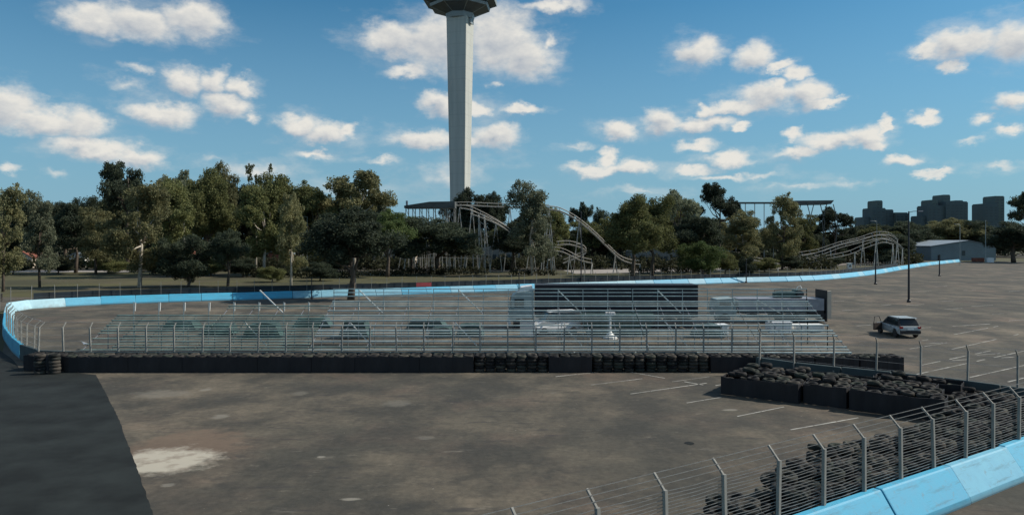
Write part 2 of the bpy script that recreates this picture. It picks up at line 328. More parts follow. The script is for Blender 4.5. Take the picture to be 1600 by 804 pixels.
# ------------------------------------------------------------------ helpers
def P(px, d, py=None):
    """ground plan point seen at photo column px at distance d; with py also its height"""
    x = (px-800)/F*d
    return (x, d) if py is None else (x, d, H + (HY-py)/F*d)
def G(px, py, z=0.0):
    d = F*(H-z)/(py-HY); return ((px-800)/F*d, d)
def link(o, parent=None):
    scene.collection.objects.link(o)
    if parent is not None: o.parent = parent
    return o
class MB:
    def __init__(s): s.v = []; s.f = []; s.mi = []
    def add(s, vs, fs, mi=0):
        n = len(s.v); s.v += [tuple(v) for v in vs]; s.f += [tuple(i+n for i in f) for f in fs]; s.mi += [mi]*len(fs)
    def box(s, c, d, rz=0.0, mi=0, rx=0.0, ry=0.0):
        hx, hy, hz = d[0]/2, d[1]/2, d[2]/2
        Mx = Matrix.Rotation(rz, 3, 'Z') @ Matrix.Rotation(ry, 3, 'Y') @ Matrix.Rotation(rx, 3, 'X')
        vs = [Mx @ Vector((a*hx, b_*hy, c_*hz)) + Vector(c) for a in (-1, 1) for b_ in (-1, 1) for c_ in (-1, 1)]
        s.add(vs, [(0,1,3,2),(4,6,7,5),(0,4,5,1),(2,3,7,6),(0,2,6,4),(1,5,7,3)], mi); return s
    def prism(s, pts, z0, z1, mi=0):
        n = len(pts)
        s.add([(x, y, z0) for x, y in pts]+[(x, y, z1) for x, y in pts],
              [tuple(range(n))[::-1], tuple(range(n, 2*n))]+[(i, (i+1)%n, (i+1)%n+n, i+n) for i in range(n)], mi); return s
    def extr(s, prof, y0, y1, mi=0, inset=None):
        """profile in x,z pushed along y; inset(z)->extra narrowing"""
        n = len(prof); g = inset or (lambda x, z: 0.0)
        s.add([(x, y0+g(x, z), z) for x, z in prof]+[(x, y1-g(x, z), z) for x, z in prof],
              [tuple(range(n)), tuple(range(n, 2*n))[::-1]]+[(i, i+n, (i+1)%n+n, (i+1)%n) for i in range(n)], mi); return s
    def tube(s, pts, r, n=4, r1=None, mi=0):
        pts = [Vector(p) for p in pts]; k = len(pts); rings = []
        for i, p in enumerate(pts):
            t = (pts[min(i+1, k-1)] - pts[max(i-1, 0)]).normalized()
            up = Vector((0, 0, 1)) if abs(t.z) < 0.95 else Vector((0, 1, 0))
            a = t.cross(up).normalized(); b_ = t.cross(a)
            rr = r if r1 is None else r+(r1-r)*i/(k-1)
            rings.append([p+a*rr*math.cos(2*math.pi*(j+.5)/n)+b_*rr*math.sin(2*math.pi*(j+.5)/n) for j in range(n)])
        vs = [v for rg in rings for v in rg]
        fs = [(i*n+j, i*n+(j+1)%n, (i+1)*n+(j+1)%n, (i+1)*n+j) for i in range(k-1) for j in range(n)]
        fs += [tuple(range(n))[::-1], tuple((k-1)*n+j for j in range(n))]
        s.add(vs, fs, mi); return s
    def lathe(s, prof, n=12, c=(0, 0, 0), mi=0, rot=0.0):
        vs = [(c[0]+r*math.cos(2*math.pi*j/n+rot), c[1]+r*math.sin(2*math.pi*j/n+rot), c[2]+z) for r, z in prof for j in range(n)]
        k = len(prof)
        fs = [(i*n+j, i*n+(j+1)%n, (i+1)*n+(j+1)%n, (i+1)*n+j) for i in range(k-1) for j in range(n)]
        fs += [tuple(range(n))[::-1], tuple((k-1)*n+j for j in range(n))]
        s.add(vs, fs, mi); return s
    def mesh(s, name, *mats, smooth=False):
        me = bpy.data.meshes.new(name); me.from_pydata(s.v, [], s.f)
        for m in mats: me.materials.append(MT[m] if isinstance(m, str) else m)
        if len(mats) > 1: me.polygons.foreach_set('material_index', s.mi)
        if smooth: me.polygons.foreach_set('use_smooth', [True]*len(s.f))
        me.update(); return me
    def build(s, name, mats, parent=None, smooth=False, loc=None, rz=0.0):
        mats = (mats,) if isinstance(mats, str) else mats
        o = bpy.data.objects.new(name, s.mesh(name, *mats, smooth=smooth))
        if loc: o.location = loc
        o.rotation_euler.z = rz
        return link(o, parent)
def bevel(o, w=0.02, seg=2):
    b = o.modifiers.new('bevel', 'BEVEL'); b.width = w; b.segments = seg; b.limit_method = 'ANGLE'; b.angle_limit = R(35); return o
def inst(name, mesh, parent=None, loc=(0, 0, 0), rot=(0, 0, 0), scale=(1, 1, 1)):
    o = bpy.data.objects.new(name, mesh); o.location = loc; o.rotation_euler = rot; o.scale = scale
    return link(o, parent)
def tag(o, label, cat, group=None, kind=None):
    o['label'] = label; o['category'] = cat
    if group: o['group'] = group
    if kind: o['kind'] = kind
    return o
def thing(name, label, cat, loc=(0, 0, 0), rz=0.0, group=None):
    o = bpy.data.objects.new(name, None); o.location = loc; o.rotation_euler = (0, 0, rz); o.empty_display_size = 0.3
    link(o); return tag(o, label, cat, group)
def struct(o): o['kind'] = 'structure'; return o
def resample(pts, step):
    pts = [Vector((p[0], p[1])) for p in pts]; out = [pts[0].copy()]; seg = 0; cur = pts[0].copy(); left = step
    for q in pts[1:]:
        while (q-cur).length >= left:
            cur = cur + (q-cur).normalized()*left; out.append(cur.copy()); left = step
        left -= (q-cur).length; cur = q.copy()
    return out
def smooth_line(pts, k=8):
    pts = [Vector((p[0], p[1])) for p in pts]; out = []
    for i in range(len(pts)-1):
        a, b, c, d = pts[max(i-1, 0)], pts[i], pts[i+1], pts[min(i+2, len(pts)-1)]
        for j in range(k):
            t = j/k
            out.append(0.5*((2*b)+(c-a)*t+(2*a-5*b+4*c-d)*t*t+(3*b-a-3*c+d)*t**3))
    out.append(pts[-1]); return out
def ordinal(i):
    return ['first','second','third','fourth','fifth','sixth','seventh','eighth','ninth','tenth','eleventh','twelfth','thirteenth','fourteenth','fifteenth','sixteenth','seventeenth','eighteenth','nineteenth','twentieth'][i]

# ------------------------------------------------------------------ layout lines
row_fence = smooth_line([(15.5, 46.0), (0, 46.3), (-27, 46.3), (-30.2, 47.1), (-32.8, 49.4), (-36.5, 53.8), (-42, 61), (-49.5, 72), (-56.5, 82.5)], 8)
far_line = smooth_line([(-56.5, 82.5), (-56.6, 86.5), (-51.4, 91.5), (-45, 95), (-34.8, 99.5), (-22.7, 105), (-9.7, 111.5), (5.2, 119.5), (22, 128), (41.8, 138), (60, 146.5), (81, 168), (108, 203), (134, 236), (164, 270)], 8)
NF0 = Vector((1.8, 15.0)); NU = Vector((0.83, 0.558)).normalized(); NN = Vector((-NU.y, NU.x))
near_fence = [tuple(NF0 - NU*9), tuple(NF0 + NU*30.5)]
corner = NF0 + NU*30.5
cross_fence = smooth_line([tuple(corner), (24.4, 34.9), (21.3, 38.4), (18.0, 41.0), (15.0, 43.6), (14.6, 45.6)], 6)

# ------------------------------------------------------------------ ground and setting
def sheet(name, pts, z, mat, parent=None, kind=True, cuts=False):
    bm = bmesh.new()
    bm.faces.new([bm.verts.new((p[0], p[1], z)) for p in pts]); bmesh.ops.triangulate(bm, faces=bm.faces[:])
    bmesh.ops.recalc_face_normals(bm, faces=bm.faces[:])
    if sum(f.normal.z for f in bm.faces) < 0: bmesh.ops.reverse_faces(bm, faces=bm.faces[:])
    me = bpy.data.meshes.new(name); bm.to_mesh(me); bm.free(); me.materials.append(MT[mat])
    o = bpy.data.objects.new(name, me); link(o, parent)
    if parent is None and kind: struct(o)
    return o
sheet('ground', [(-3000, -300), (3000, -300), (3000, 4000), (-3000, 4000)], -0.06, 'grass')
fl = [tuple(p) for p in far_line]
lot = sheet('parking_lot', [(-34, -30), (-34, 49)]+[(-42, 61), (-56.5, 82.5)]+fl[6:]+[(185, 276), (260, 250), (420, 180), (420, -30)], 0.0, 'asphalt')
tr_pts = [G(150, 585), G(160, 604), G(184, 650), G(211, 722), (-10.3, 21.2), (-3.5, 9), (2, -6), (-70, -25), (-110, 60), (-60, 84), (-57.4, 82.5), (-43.2, 61), (-37.5, 53.8), (-33.5, 49.4), (-30.8, 46.0), (-28, 45.0)]
rag = []
for a, b_ in zip(tr_pts[:5], tr_pts[1:6]):
    n_ = 26
    for i in range(n_):
        q = Vector(a).lerp(Vector(b_), i/n_); rag.append((q.x+random.uniform(-.018, .018), q.y+random.uniform(-.018, .018)))
tr_pts = rag + tr_pts[5:]
sheet('race_track', tr_pts, 0.006, 'track')
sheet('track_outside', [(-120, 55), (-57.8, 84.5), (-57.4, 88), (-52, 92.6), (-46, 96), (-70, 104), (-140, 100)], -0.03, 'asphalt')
sheet('woodland_floor', [P(-700, 189), P(200, 189), P(420, 190), P(620, 184), P(850, 192), P(1200, 205), P(1440, 262), P(1480, 330), P(2400, 330), P(2400, 420), P(-700, 420)], -0.045, 'litter')
sheet('footpath', [P(-200, 184), P(205, 186), P(210, 195), P(-200, 198)], -0.035, 'path')
sheet('dirt_track', [P(900, 176), P(1180, 200), P(1500, 330), P(1500, 350), P(1150, 225), P(880, 196)], -0.038, 'path')
c = G(1077, 692); sheet('oil_spot', [(c[0]+.2*math.cos(a*.7), c[1]+.22*math.sin(a*.7)) for a in range(9)], 0.009, 'track', lot)

def line_paint(a, b, w=0.10, name='parking_line'):
    a = Vector(a); b = Vector(b); u = (b-a).normalized(); n = Vector((-u.y, u.x))*w/2
    L_ = (b-a).length; k = max(1, int(L_/1.2)); mb = MB()
    for i in range(k):                                                # worn away in places
        if random.random() < 0.22 and k > 2: continue
        p = a+u*(L_*i/k); q = a+u*(L_*(i+0.97)/k); j = random.uniform(.6, 1.1)
        mb.add([(p-n*j).to_3d(), (q-n*j).to_3d(), (q+n*j).to_3d(), (p+n*j).to_3d()], [(0, 1, 2, 3)])
    if mb.v: mb.build(name, 'paint', lot, loc=(0, 0, 0.008))
for l in [(923, 601, 1030, 588), (985, 615, 1105, 598), (1073, 629, 1128, 620), (1152, 650, 1226, 635), (1235, 671, 1342, 652), (868, 588, 935, 581), (1050, 596, 1110, 588), (1118, 602, 1135, 599)]:
    line_paint(G(*l[:2]), G(*l[2:]))
line_paint(G(985, 581), G(1132, 607), 0.12)
# rows of bays on the far side of the lot
for l in [(1420, 587, 1600, 548), (1440, 570, 1560, 545), (1480, 597, 1620, 566), (1440, 532, 1560, 509), (1475, 548, 1600, 520), (1560, 600, 1700, 565), (1420, 545, 1480, 535)]:
    line_paint(G(*l[:2]), G(*l[2:]), 0.12)
for (px, py, w) in [(1510, 508, 75), (1440, 512, 30), (1340, 462, 30), (1330, 484, 30), (1430, 476, 28), (1540, 477, 45), (1490, 482, 28), (1480, 470, 20), (1440, 455, 34), (1515, 453, 20), (1580, 455, 26), (1400, 494, 20), (1350, 508, 24),
                    (1545, 553, 38), (1575, 558, 20), (1460, 536, 28), (1590, 470, 24), (1350, 473, 26), (1560, 490, 20), (1470, 447, 20), (1590, 438, 30), (1540, 443, 24), (1390, 452, 18), (1310, 470, 20), (1500, 562, 24), (1385, 476, 16), (1590, 500, 28)]:
    a = G(px-w/2, py+w*0.03); b_ = G(px+w/2, py-w*0.03); line_paint(a, b_, 0.16)

# ------------------------------------------------------------------ barriers and fences
def block_mesh(L_):
    prof = [(-0.16, 0.0), (-0.16, 0.97), (-0.13, 1.0), (0.05, 1.0), (0.09, 0.96), (0.62, 0.20), (0.66, 0.06), (0.66, 0.0)]
    mb = MB(); n = len(prof); xs = [-L_/2+0.03, -L_/2+0.07, 0, L_/2-0.07, L_/2-0.03]
    vs = []
    for k, x in enumerate(xs):
        s = 0.985 if k in (0, 4) else 1.0
        vs += [(x, -(y*s), z*s) for y, z in prof]
    fs = [(k*n+i, (k+1)*n+i, (k+1)*n+(i+1)%n, k*n+(i+1)%n) for k in range(4) for i in range(n)]
    fs += [tuple(range(n))[::-1], tuple(4*n+i for i in range(n))]
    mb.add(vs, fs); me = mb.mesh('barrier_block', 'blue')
    bm = bmesh.new(); bm.from_mesh(me); bmesh.ops.recalc_face_normals(bm, faces=bm.faces[:]); bm.to_mesh(me); bm.free()
    return me
BLK = block_mesh(3.86)
BLK2 = block_mesh(2.5)
BLKP = BLK.copy(); BLKP.materials.clear(); BLKP.materials.append(MT['palebl'])
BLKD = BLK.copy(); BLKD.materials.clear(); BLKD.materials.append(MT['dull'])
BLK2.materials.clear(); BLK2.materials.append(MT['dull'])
def barrier(label, line, L_=3.86, me=None, side=-1, name='concrete_barrier'):
    """side=-1: sloped face to the right of the direction of travel"""
    t = thing(name, label, 'barrier')
    pts = resample(line, L_)
    for a, b_ in zip(pts[:-1], pts[1:]):
        c = (a+b_)/2; u = b_-a; ang = math.atan2(u.y, u.x) + (0 if side < 0 else math.pi)
        pxc = 800+F*c.x/c.y
        mm_ = BLKP if (me is None and c.y > 70 and (pxc < 108 or 855 < pxc < 1000)) else (me or BLK)
        sh = random.uniform(-.03, .03)
        o = inst('barrier_block', mm_, t, (c.x+u.normalized().y*sh, c.y-u.normalized().x*sh, random.uniform(-.02, .01)), (random.uniform(-.012, .012), random.uniform(-.004, .004), ang+random.uniform(-.008, .008)))
    return t
def post_mesh():
    mb = MB()                                                          # local +y is the way the arm leans
    mb.box((0, 0, 1.25), (0.085, 0.09, 2.5))
    mb.tube([(0, 0, 2.46), (0, 0.33, 2.80)], 0.035, 4)
    return mb.mesh('post', 'concrete')
POST = post_mesh()
POSTW = POST.copy(); POSTW.materials.clear(); POSTW.materials.append(MT['whitesteel'])
POSTF = MB().box((0, 0, 1.3), (0.05, 0.05, 2.6)).mesh('post', 'concrete')
def fence(label, line, step, offset, arm, heights, arm_wires=2, r=0.008, me=None, hide_low=True, name='wire_fence', sag=0.0):
    """offset: metres to the left of travel; arm=+1 leans left"""
    t = thing(name, label, 'fence')
    pts = resample(line, step); tr = []
    for i, p in enumerate(pts):
        u = (pts[min(i+1, len(pts)-1)]-pts[max(i-1, 0)]).normalized(); n = Vector((-u.y, u.x))
        q = p+n*offset; ang = math.atan2(n.y*arm, n.x*arm)-math.pi/2
        ln = (random.uniform(-.025, .025), random.uniform(-.03, .03)); 
        inst('post', me or POST, t, (q.x, q.y, 0), (ln[0], ln[1], ang))
        tr.append((q, n*arm))
    for h in heights:
        mb = MB(); pp = []
        for i, (q, n) in enumerate(tr):
            pp.append(Vector((q.x, q.y, h+random.uniform(-.012, .012)))+(n*0.058).to_3d())
            if sag and i < len(tr)-1: 
                m2 = (q+tr[i+1][0])/2; pp.append(Vector((m2.x, m2.y, h-random.uniform(0, sag)))+(n*0.058).to_3d())
        mb.tube(pp, r, 3); mb.build('wire', 'wire', t)
    for k in range(arm_wires):
        f_ = (k+1)/arm_wires
        mb = MB(); mb.tube([Vector((q.x, q.y, 2.5+.30*f_))+(n*0.33*f_).to_3d() for q, n in tr], r, 3); mb.build('wire', 'wire', t)
    return t
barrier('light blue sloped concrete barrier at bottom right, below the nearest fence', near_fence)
fence('nearest wire fence on leaning arm posts, running up the lower right corner', [tuple(NF0-NU*7.6), tuple(NF0+NU*30.5)], 1.93, 0.12, 1,
      [1.06+0.082*i for i in range(18)], 3, 0.010, sag=0.03)
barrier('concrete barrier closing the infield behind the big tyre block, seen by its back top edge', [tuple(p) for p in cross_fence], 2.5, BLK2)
fence('thin post fence above the big tyre block, in front of the parked silver car', [tuple(p) for p in cross_fence], 2.15, 0.1, 1, [1.1, 1.5, 1.9, 2.3, 2.5], 1, 0.007)
rowb = [tuple(p) for p in row_fence[:34]]; sideb = [tuple(p) for p in row_fence[33:]]
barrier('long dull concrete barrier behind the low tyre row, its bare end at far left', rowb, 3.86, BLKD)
barrier('pale blue barrier running away from us at the left edge of the photo', sideb)
fence('low wire fence standing behind the long tyre row in front of the bleachers', [tuple(p) for p in row_fence[:50]], 1.75, -0.05, -1, [1.05, 1.3, 1.65, 2.0, 2.45], 1, 0.010)
farb = [tuple(p) for p in far_line]
barrier('far light blue concrete barrier curving along the edge of the lawn to the warehouse', farb)
t = fence('fence of thin pale posts behind the far blue barrier', [tuple(p) for p in far_line[:97]], 2.3, 0.8, -1, [1.2, 2.1], 0, 0.005, me=POSTF)
# dark screen low on that fence
sp = resample(far_line[9:97], 2.1); mb = MB()
for a, b_ in zip(sp[:-1], sp[1:]):
    u = (b_-a).normalized(); n = Vector((-u.y, u.x)); h = 1.7+random.uniform(-.04, .04)
    mb.box(((a.x+b_.x)/2+n.x*1.15, (a.y+b_.y)/2+n.y*1.15, h/2), (2.2, 0.03, h), math.atan2(u.y, u.x))
mb.build('mesh_screen', 'navy', t)['label'] = 'dark navy mesh screen'
# short leftover barrier and tyres outside the curve at the far left
t = thing('tyre_wall', 'short black tyre wall outside the curve at the far left edge', 'tyre wall', (-70.5, 96.5, 0), R(3))
TY = None
def tyre_mesh():
    prof = [(0.315, 0.05), (0.315, 0.15), (0.265, 0.20), (0.17, 0.185), (0.155, 0.10), (0.17, 0.015), (0.265, 0.0)]
    n = 12; mb = MB(); k = len(prof)
    vs = [(r*math.cos(2*math.pi*j/n), r*math.sin(2*math.pi*j/n), z) for r, z in prof for j in range(n)]
    mb.add(vs, [(i*n+j, i*n+(j+1)%n, ((i+1)%k)*n+(j+1)%n, ((i+1)%k)*n+j) for i in range(k) for j in range(n)])
    return mb.mesh('tyre', 'tyre', smooth=True)
TYRE = tyre_mesh()
for i in range(12):
    for k in range(5): inst('tyre', TYRE, t, (i*.64-3.8, 0, k*.2), (0, 0, random.random()))

t = thing('tyre_pile', 'few black tyres lying against the far blue barrier at the left', 'tyre pile', G(152, 473)+(0,), R(40))
for i in range(4): inst('tyre', TYRE, t, (i*.62-.9, random.uniform(-.1, .1), 0), (0, 0, i)); inst('tyre', TYRE, t, (i*.6-.8, 0, .2), (.1, 0, i*2))
def bundle(label, org, ang, nx, ny, layers, belt=True, messy=0.02, top=1, group=None, front=(True, True, True, True), name='tyre_bundle', belt_h=None):
    """nx by ny stacks of tyres strapped together; front: build lower tyres on -y, +y, -x, +x sides"""
    t = thing(name, label, 'tyre bundle', (org[0], org[1], 0), ang, group)
    for i in range(nx):
        for j in range(ny):
            L_ = layers if messy < .04 else layers+random.choice((-1, 0, 0, 0, 1))
            edge = (j == 0 and front[0]) or (j == ny-1 and front[1]) or (i == 0 and front[2]) or (i == nx-1 and front[3])
            lo = 0 if (edge and not belt) else max(0, L_-top)
            for k in range(lo, L_):
                m_ = messy*(1.0 if k < L_-1 else 1.6)
                inst('tyre', TYRE, t, (i*.64+.32+random.uniform(-m_, m_), j*.64+.32+random.uniform(-m_, m_), k*.2+random.uniform(0, .01)),
                     (random.uniform(-m_, m_)*1.2, random.uniform(-m_, m_)*1.2, random.random()*3), ((1+random.uniform(-.06, .05)) if messy < .1 else random.uniform(.84, 1.12),)*2+(random.uniform(.85, 1.15) if messy > .1 else 1,))
    if belt:
        h = belt_h or layers*.2-.05; mb = MB(); per = []
        X, Y = nx*.64+.03, ny*.64+.03
        for (ax, ay), (bx, by) in (((-.03, -.03), (X, -.03)), ((X, -.03), (X, Y)), ((X, Y), (-.03, Y)), ((-.03, Y), (-.03, -.03))):
            k = max(2, int(math.hypot(bx-ax, by-ay)/.32))
            for q in range(k):
                f_ = q/k; s = 0.018*math.sin(q*math.pi)
                bul = (0.035 if q % 2 else -0.01)
                dx, dy = (by-ay), -(bx-ax); l_ = math.hypot(dx, dy)
                per.append((ax+(bx-ax)*f_+dx/l_*bul, ay+(by-ay)*f_+dy/l_*bul))
        n = len(per); cx = sum(p[0] for p in per)/n; cy = sum(p[1] for p in per)/n
        tops = [h+random.uniform(-.05, .03) for _ in per]; vs = []
        for (x, y), hh in zip(per, tops): vs.append((x, y, 0.01))
        for (x, y), hh in zip(per, tops): vs.append((x, y, hh*.5))
        for (x, y), hh in zip(per, tops): vs.append((x, y, hh))
        for (x, y), hh in zip(per, tops):
            vs.append((x+(.03 if x < cx else -.03), y+(.03 if y < cy else -.03), hh))
        fs = [(r*n+i, r*n+(i+1)%n, (r+1)*n+(i+1)%n, (r+1)*n+i) for r in range(3) for i in range(n)]
        mb.add(vs, fs); mb.build('belt_wrap', 'belt', t)
    return t

# low tyre row before the long barrier (left to right)
x = -29.6; i = 0
lens = []
pat = [5, 6, 5, 7, 5, 4, 6, 5, 7, 4, 5, 6, 5]
loose = {8: 1, 10: 1, 11: 1}
desc = ['at the far left end beside the dull back of the barrier', 'just right of the two free-standing tyre stacks', 'below the left end of the bleachers', 'left part of the long row, facing the dark track edge',
        'in the long row under the third white bleacher brace', 'in the long row left of the middle', 'in the middle of the long row', 'in the long row below the truck cab',
        'of bare stacks in the long row below the white van', 'in the long row below the green skip', 'of bare stacks, third from the right end of the long row', 'of bare stacks, second from the right end of the long row', 'at the right end of the long row']
for k, nx in enumerate(pat):
    if k == 0: xx = -29.9; yy = 45.1
    else: xx = x; yy = 44.55
    lab = ('black belt-wrapped tyre bundle ' if k not in loose else 'tyre bundle ')+desc[k]
    bundle(lab, (xx, yy), 0.0 if k else R(-2), nx, 2, 5, belt=k not in loose, messy=0.025, group='tyre bundles of the long low row', front=(True, False, True, True))
    if k == 0: x = -27.1
    else: x += nx*.64+.07
for k, (xx, yy) in enumerate([(-28.55, 43.75), (-27.75, 43.9)]):
    t = thing('tyre_stack', ['free-standing tyre stack before the row, left one of the pair', 'free-standing tyre stack before the row, right one of the pair'][k], 'tyre stack', (xx+.3, yy+.3, 0), 0, 'free-standing pair of tyre stacks')
    for q in range(6): inst('tyre', TYRE, t, (random.uniform(-.02, .02), random.uniform(-.02, .02), q*.2), (0, 0, q))
# tyres behind the crossing fence
x = 15.6
for k in range(3):
    bundle('tyre bundle behind the crossing fence, '+['left end', 'middle one', 'right end'][k], (x, 44.3), 0, 4, 2, 5, belt=True, messy=.02, group='tyre bundles behind the crossing fence')
    x += 2.7

# big tyre block
a_ = Vector((0.807, -0.59)).normalized(); b_ = Vector((0.59, 0.807)).normalized(); ang = math.atan2(a_.y, a_.x)
O = Vector((10.9, 38.3)); names = [['front left bundle of the big tyre block', 'small front middle bundle of the big tyre block, between two gaps', 'long front right bundle of the big tyre block, nearest the near fence'],
     ['second-row left bundle of the big tyre block', 'second-row middle bundle of the big tyre block', 'second-row right bundle of the big tyre block'],
     ['rear left bundle of the big tyre block against the crossing fence', 'rear middle bundle of the big tyre block against the crossing fence', 'rear right bundle of the big tyre block against the crossing fence'],
     ['', '', 'last bundle filling the gap between the big tyre block and the fence corner']]
for r in range(4):
    s = 0.0 if r == 0 else (-0.3 + .25*r)
    for c_, nx in enumerate([(6, 3, 6), (6, 4, 5), (5, 5, 4), (0, 0, 6)][r]):
        if not nx: s += 3.0; continue
        n0 = r*1.45 + (0.25 if (c_ == 1 and r == 0) else 0)
        q = O+a_*s+b_*n0
        bundle(''+names[r][c_], q, ang+random.uniform(-.02, .02), nx, 2, 5, belt=True, messy=0.05, top=1, group='bundles of the big tyre block', belt_h=.98 if c_ else .93)
        s += nx*.64+(.22 if r == 0 else .1)
# tyres heaped along the near fence
nang = math.atan2(NU.y, NU.x)
s = 2.7; k = 0
where = ['at the bottom edge of the photo', 'behind its fourth and fifth posts from below', 'where the heap widens', 'behind the middle of the near fence', 'facing the first joint of the blue barrier', 'below the right end of the big block',
         'beside the right end of the big block', 'before the fence corner', 'in the corner where the two fences meet']
for k in range(8):
    ny = [2, 3, 4, 5, 4, 4, 6, 8][k]
    bundle('tyre heap behind the near fence, '+where[k], NF0+NU*s+NN*0.75, nang, 5, ny, 4, belt=False, messy=.11, top=2, group='tyre heaps behind the near fence', front=(False, True, True, False), name='tyre_heap')
    s += 5*.64+.06

# ------------------------------------------------------------------ bleachers
NR = 11
def bleacher(k, label):
    x0 = -29.3+7.72*k; t = thing('bleacher', label, 'bleacher', (x0, 49.6, 0), 0, 'bleacher sections between the tyre row and the trucks')
    W = 7.66 if k < 6 else 5.85; teal = k < 2; ys = [0.72*i for i in range(NR)]; zs = [0.42+0.285*i for i in range(NR)]
    gap = {0: (8, 9, 10), 1: (8, 10)}.get(k, ())
    for i, (y, z) in enumerate(zip(ys, zs)):
        if i in gap: continue
        cut = (2.0 if k == 0 and i < 4 else 0.0); mb = MB(); mb.box((0, 0, 0), (W-cut, 0.22, 0.085)); o = mb.build('seat_plank', 'tealplank' if (teal or i < 2 and k < 4) else 'plank', t, loc=((W+cut)/2, y, z))
        o.rotation_euler = (random.uniform(-.02, .02), random.uniform(-.0015, .0015), 0)
        if i and (k < 2 or i % 3 == 1):
            mb = MB(); mb.box((0, 0, 0), (W, 0.24, 0.03)); mb.build('foot_plank', 'tealplank' if teal else 'plank', t, loc=(W/2, y-.36, z-.13))
    zt = zs[-1]; yt = ys[-1]
    for j in range(5):
        if j == 4 and k != 6: continue
        xx = min(W-.03, 0.06+1.93*j)
        mb = MB(); li = max(i for i in range(NR) if i not in gap); mb.tube([(xx, -.1, 0.30), (xx, ys[li]+.15, zs[li]-.02)], 0.02, 4); mb.build('stringer', 'greybox', t)
        for i in range(0, NR, 5):
            mb = MB(); mb.tube([(xx, ys[i]+.08, 0), (xx, ys[i]+.08, zs[i]-.03)], 0.034, 4); mb.build('leg', 'steel', t)
        mb = MB(); mb.tube([(xx, yt+.28, zt-.75), (xx, yt+.36, zt-.10)], 0.042, 4); mb.build('bracket', 'whitesteel', t)
        if k >= 2:
            mb = MB(); mb.tube([(xx, yt+.26, zt-.1), (xx, yt+.26, zt+.95)], 0.032, 4); mb.build('rail_post', 'steel', t)
    if k >= 2:
        for h in (.40, .68, .95):
            mb = MB(); mb.tube([(0, yt+.26, zt+h), (W, yt+.26, zt+h)], 0.045, 4); mb.build('guard_rail', 'plank', t)
    if k >= 1:
        bx = 2.0
        mb = MB(); mb.tube([(bx, yt+.34, zt+(.85 if k != 6 else .1)), (bx+1.85, yt+.34, zt-.95)], 0.052, 4); mb.build('brace', 'whitesteel', t)
        mb = MB(); mb.tube([(bx-.1, 4.4, 2.05), (bx+1.55, 4.4, .28)], 0.05, 4); mb.build('brace', 'whitesteel', t)
    for y_, hs in ((3.7, (.95, 1.55)), (yt+.12, (1.1, 1.75, 2.35))):
        for h in hs:
            if k == 0 and h > 2: continue
            mb = MB(); mb.tube([(0, y_, h), (W, y_, h)], 0.026, 4); mb.build('ledger', 'steel', t)
    for y_ in (3.66, yt+.12):
        mb = MB(); mb.tube([(0, y_, .25), (W, y_, .25)], 0.022, 4); mb.build('base_rail', 'steel', t)
    return t
bl = ['leftmost bleacher section, faded teal, with its upper rows missing', 'second bleacher section from the left, teal planks and a white brace', 'grey bleacher section behind the left half of the tyre row, third from the left',
      'middle bleacher section, left of the articulated truck', 'bleacher section before the front half of the black trailer', 'bleacher section before the rear half of the black trailer', 'rightmost bleacher section, before the flatbed truck']
for k in range(7): bleacher(k, bl[k])

# ------------------------------------------------------------------ wheels, trucks, cars
def wheel_meshes(r, w):
    a = MB(); a.lathe([(r*.62, -w/2), (r*.95, -w/2), (r, -w*.3), (r, w*.3), (r*.95, w/2), (r*.62, w/2)], 16)
    b_ = MB(); b_.lathe([(r*.60, -w*.4), (r*.60, w*.42), (r*.2, w*.30), (r*.12, w*.46)], 16)
    return a.mesh('tyre', 'trim', smooth=False), b_.mesh('rim', 'greybox')
WCAR = wheel_meshes(.33, .21); WTRK = wheel_meshes(.5, .3)
def wheel(parent, x, y, r, meshes, side, name='wheel'):
    """axle along y; side=+1 hub faces +y"""
    o = inst(name, meshes[0], parent, (x, y, r), (R(-90)*side, 0, 0)); inst('rim', meshes[1], o); return o

# articulated truck: faces left (-x); local x forward = -x world, built straight in world axes
t = thing('articulated_truck', 'articulated truck with a pale cab and a long black trailer behind the bleachers', 'truck', (3.0, 66.0, 0))
TL, TR_ = -0.9, 13.7                                                   # trailer ends relative to the thing
mb = MB(); mb.box(((TL+TR_)/2, 1.25, 2.52), (TR_-TL, 2.5, 2.82)); bevel(mb.build('trailer_box', 'trailer', t), .04)
mb = MB(); mb.box(((TL+TR_)/2, 1.25, 3.965), (TR_-TL+.04, 2.54, .06)); mb.build('roof_rail', 'darksteel', t)
mb = MB(); mb.box(((TL+TR_)/2, 1.25, 1.02), (TR_-TL-.2, .9, .16)); mb.build('chassis', 'darksteel', t)
for xx in (10.2, 11.5, 12.8):
    for yy, s in ((.12, -1), (2.38, 1)): wheel(t, xx, yy, .5, WTRK, s)
mb = MB(); mb.box((2.9, .2, .55), (.14, .14, 1.0)); mb.build('landing_leg', 'greybox', t)
cb = MB(); cb.extr([(-3.15, .75), (-3.3, 1.1), (-3.3, 1.85), (-3.02, 3.0), (-2.55, 3.35), (-1.15, 3.55), (-1.0, 3.2), (-1.0, .75)], .05, 2.45)
cab = bevel(cb.build('cab', 'cabp', t), .08, 3)
mb = MB(); mb.extr([(-2.4, 3.3), (-2.2, 3.75), (-1.2, 3.9), (-1.1, 3.5)], .3, 2.2); mb.build('roof_deflector', 'white', t)
mb = MB(); mb.add([(-3.30, .25, 1.95), (-3.30, 2.25, 1.95), (-3.05, 2.25, 2.95), (-3.05, .25, 2.95)], [(0, 1, 2, 3)]); mb.box((-3.22, 1.25, 2.45), (.03, 1.98, 1.0), 0, 0, 0, R(14.0)); mb.build('windscreen', 'glass', t)
mb = MB(); mb.box((-2.35, .035, 2.35), (.85, .03, .75)); mb.build('side_window', 'glass', t)
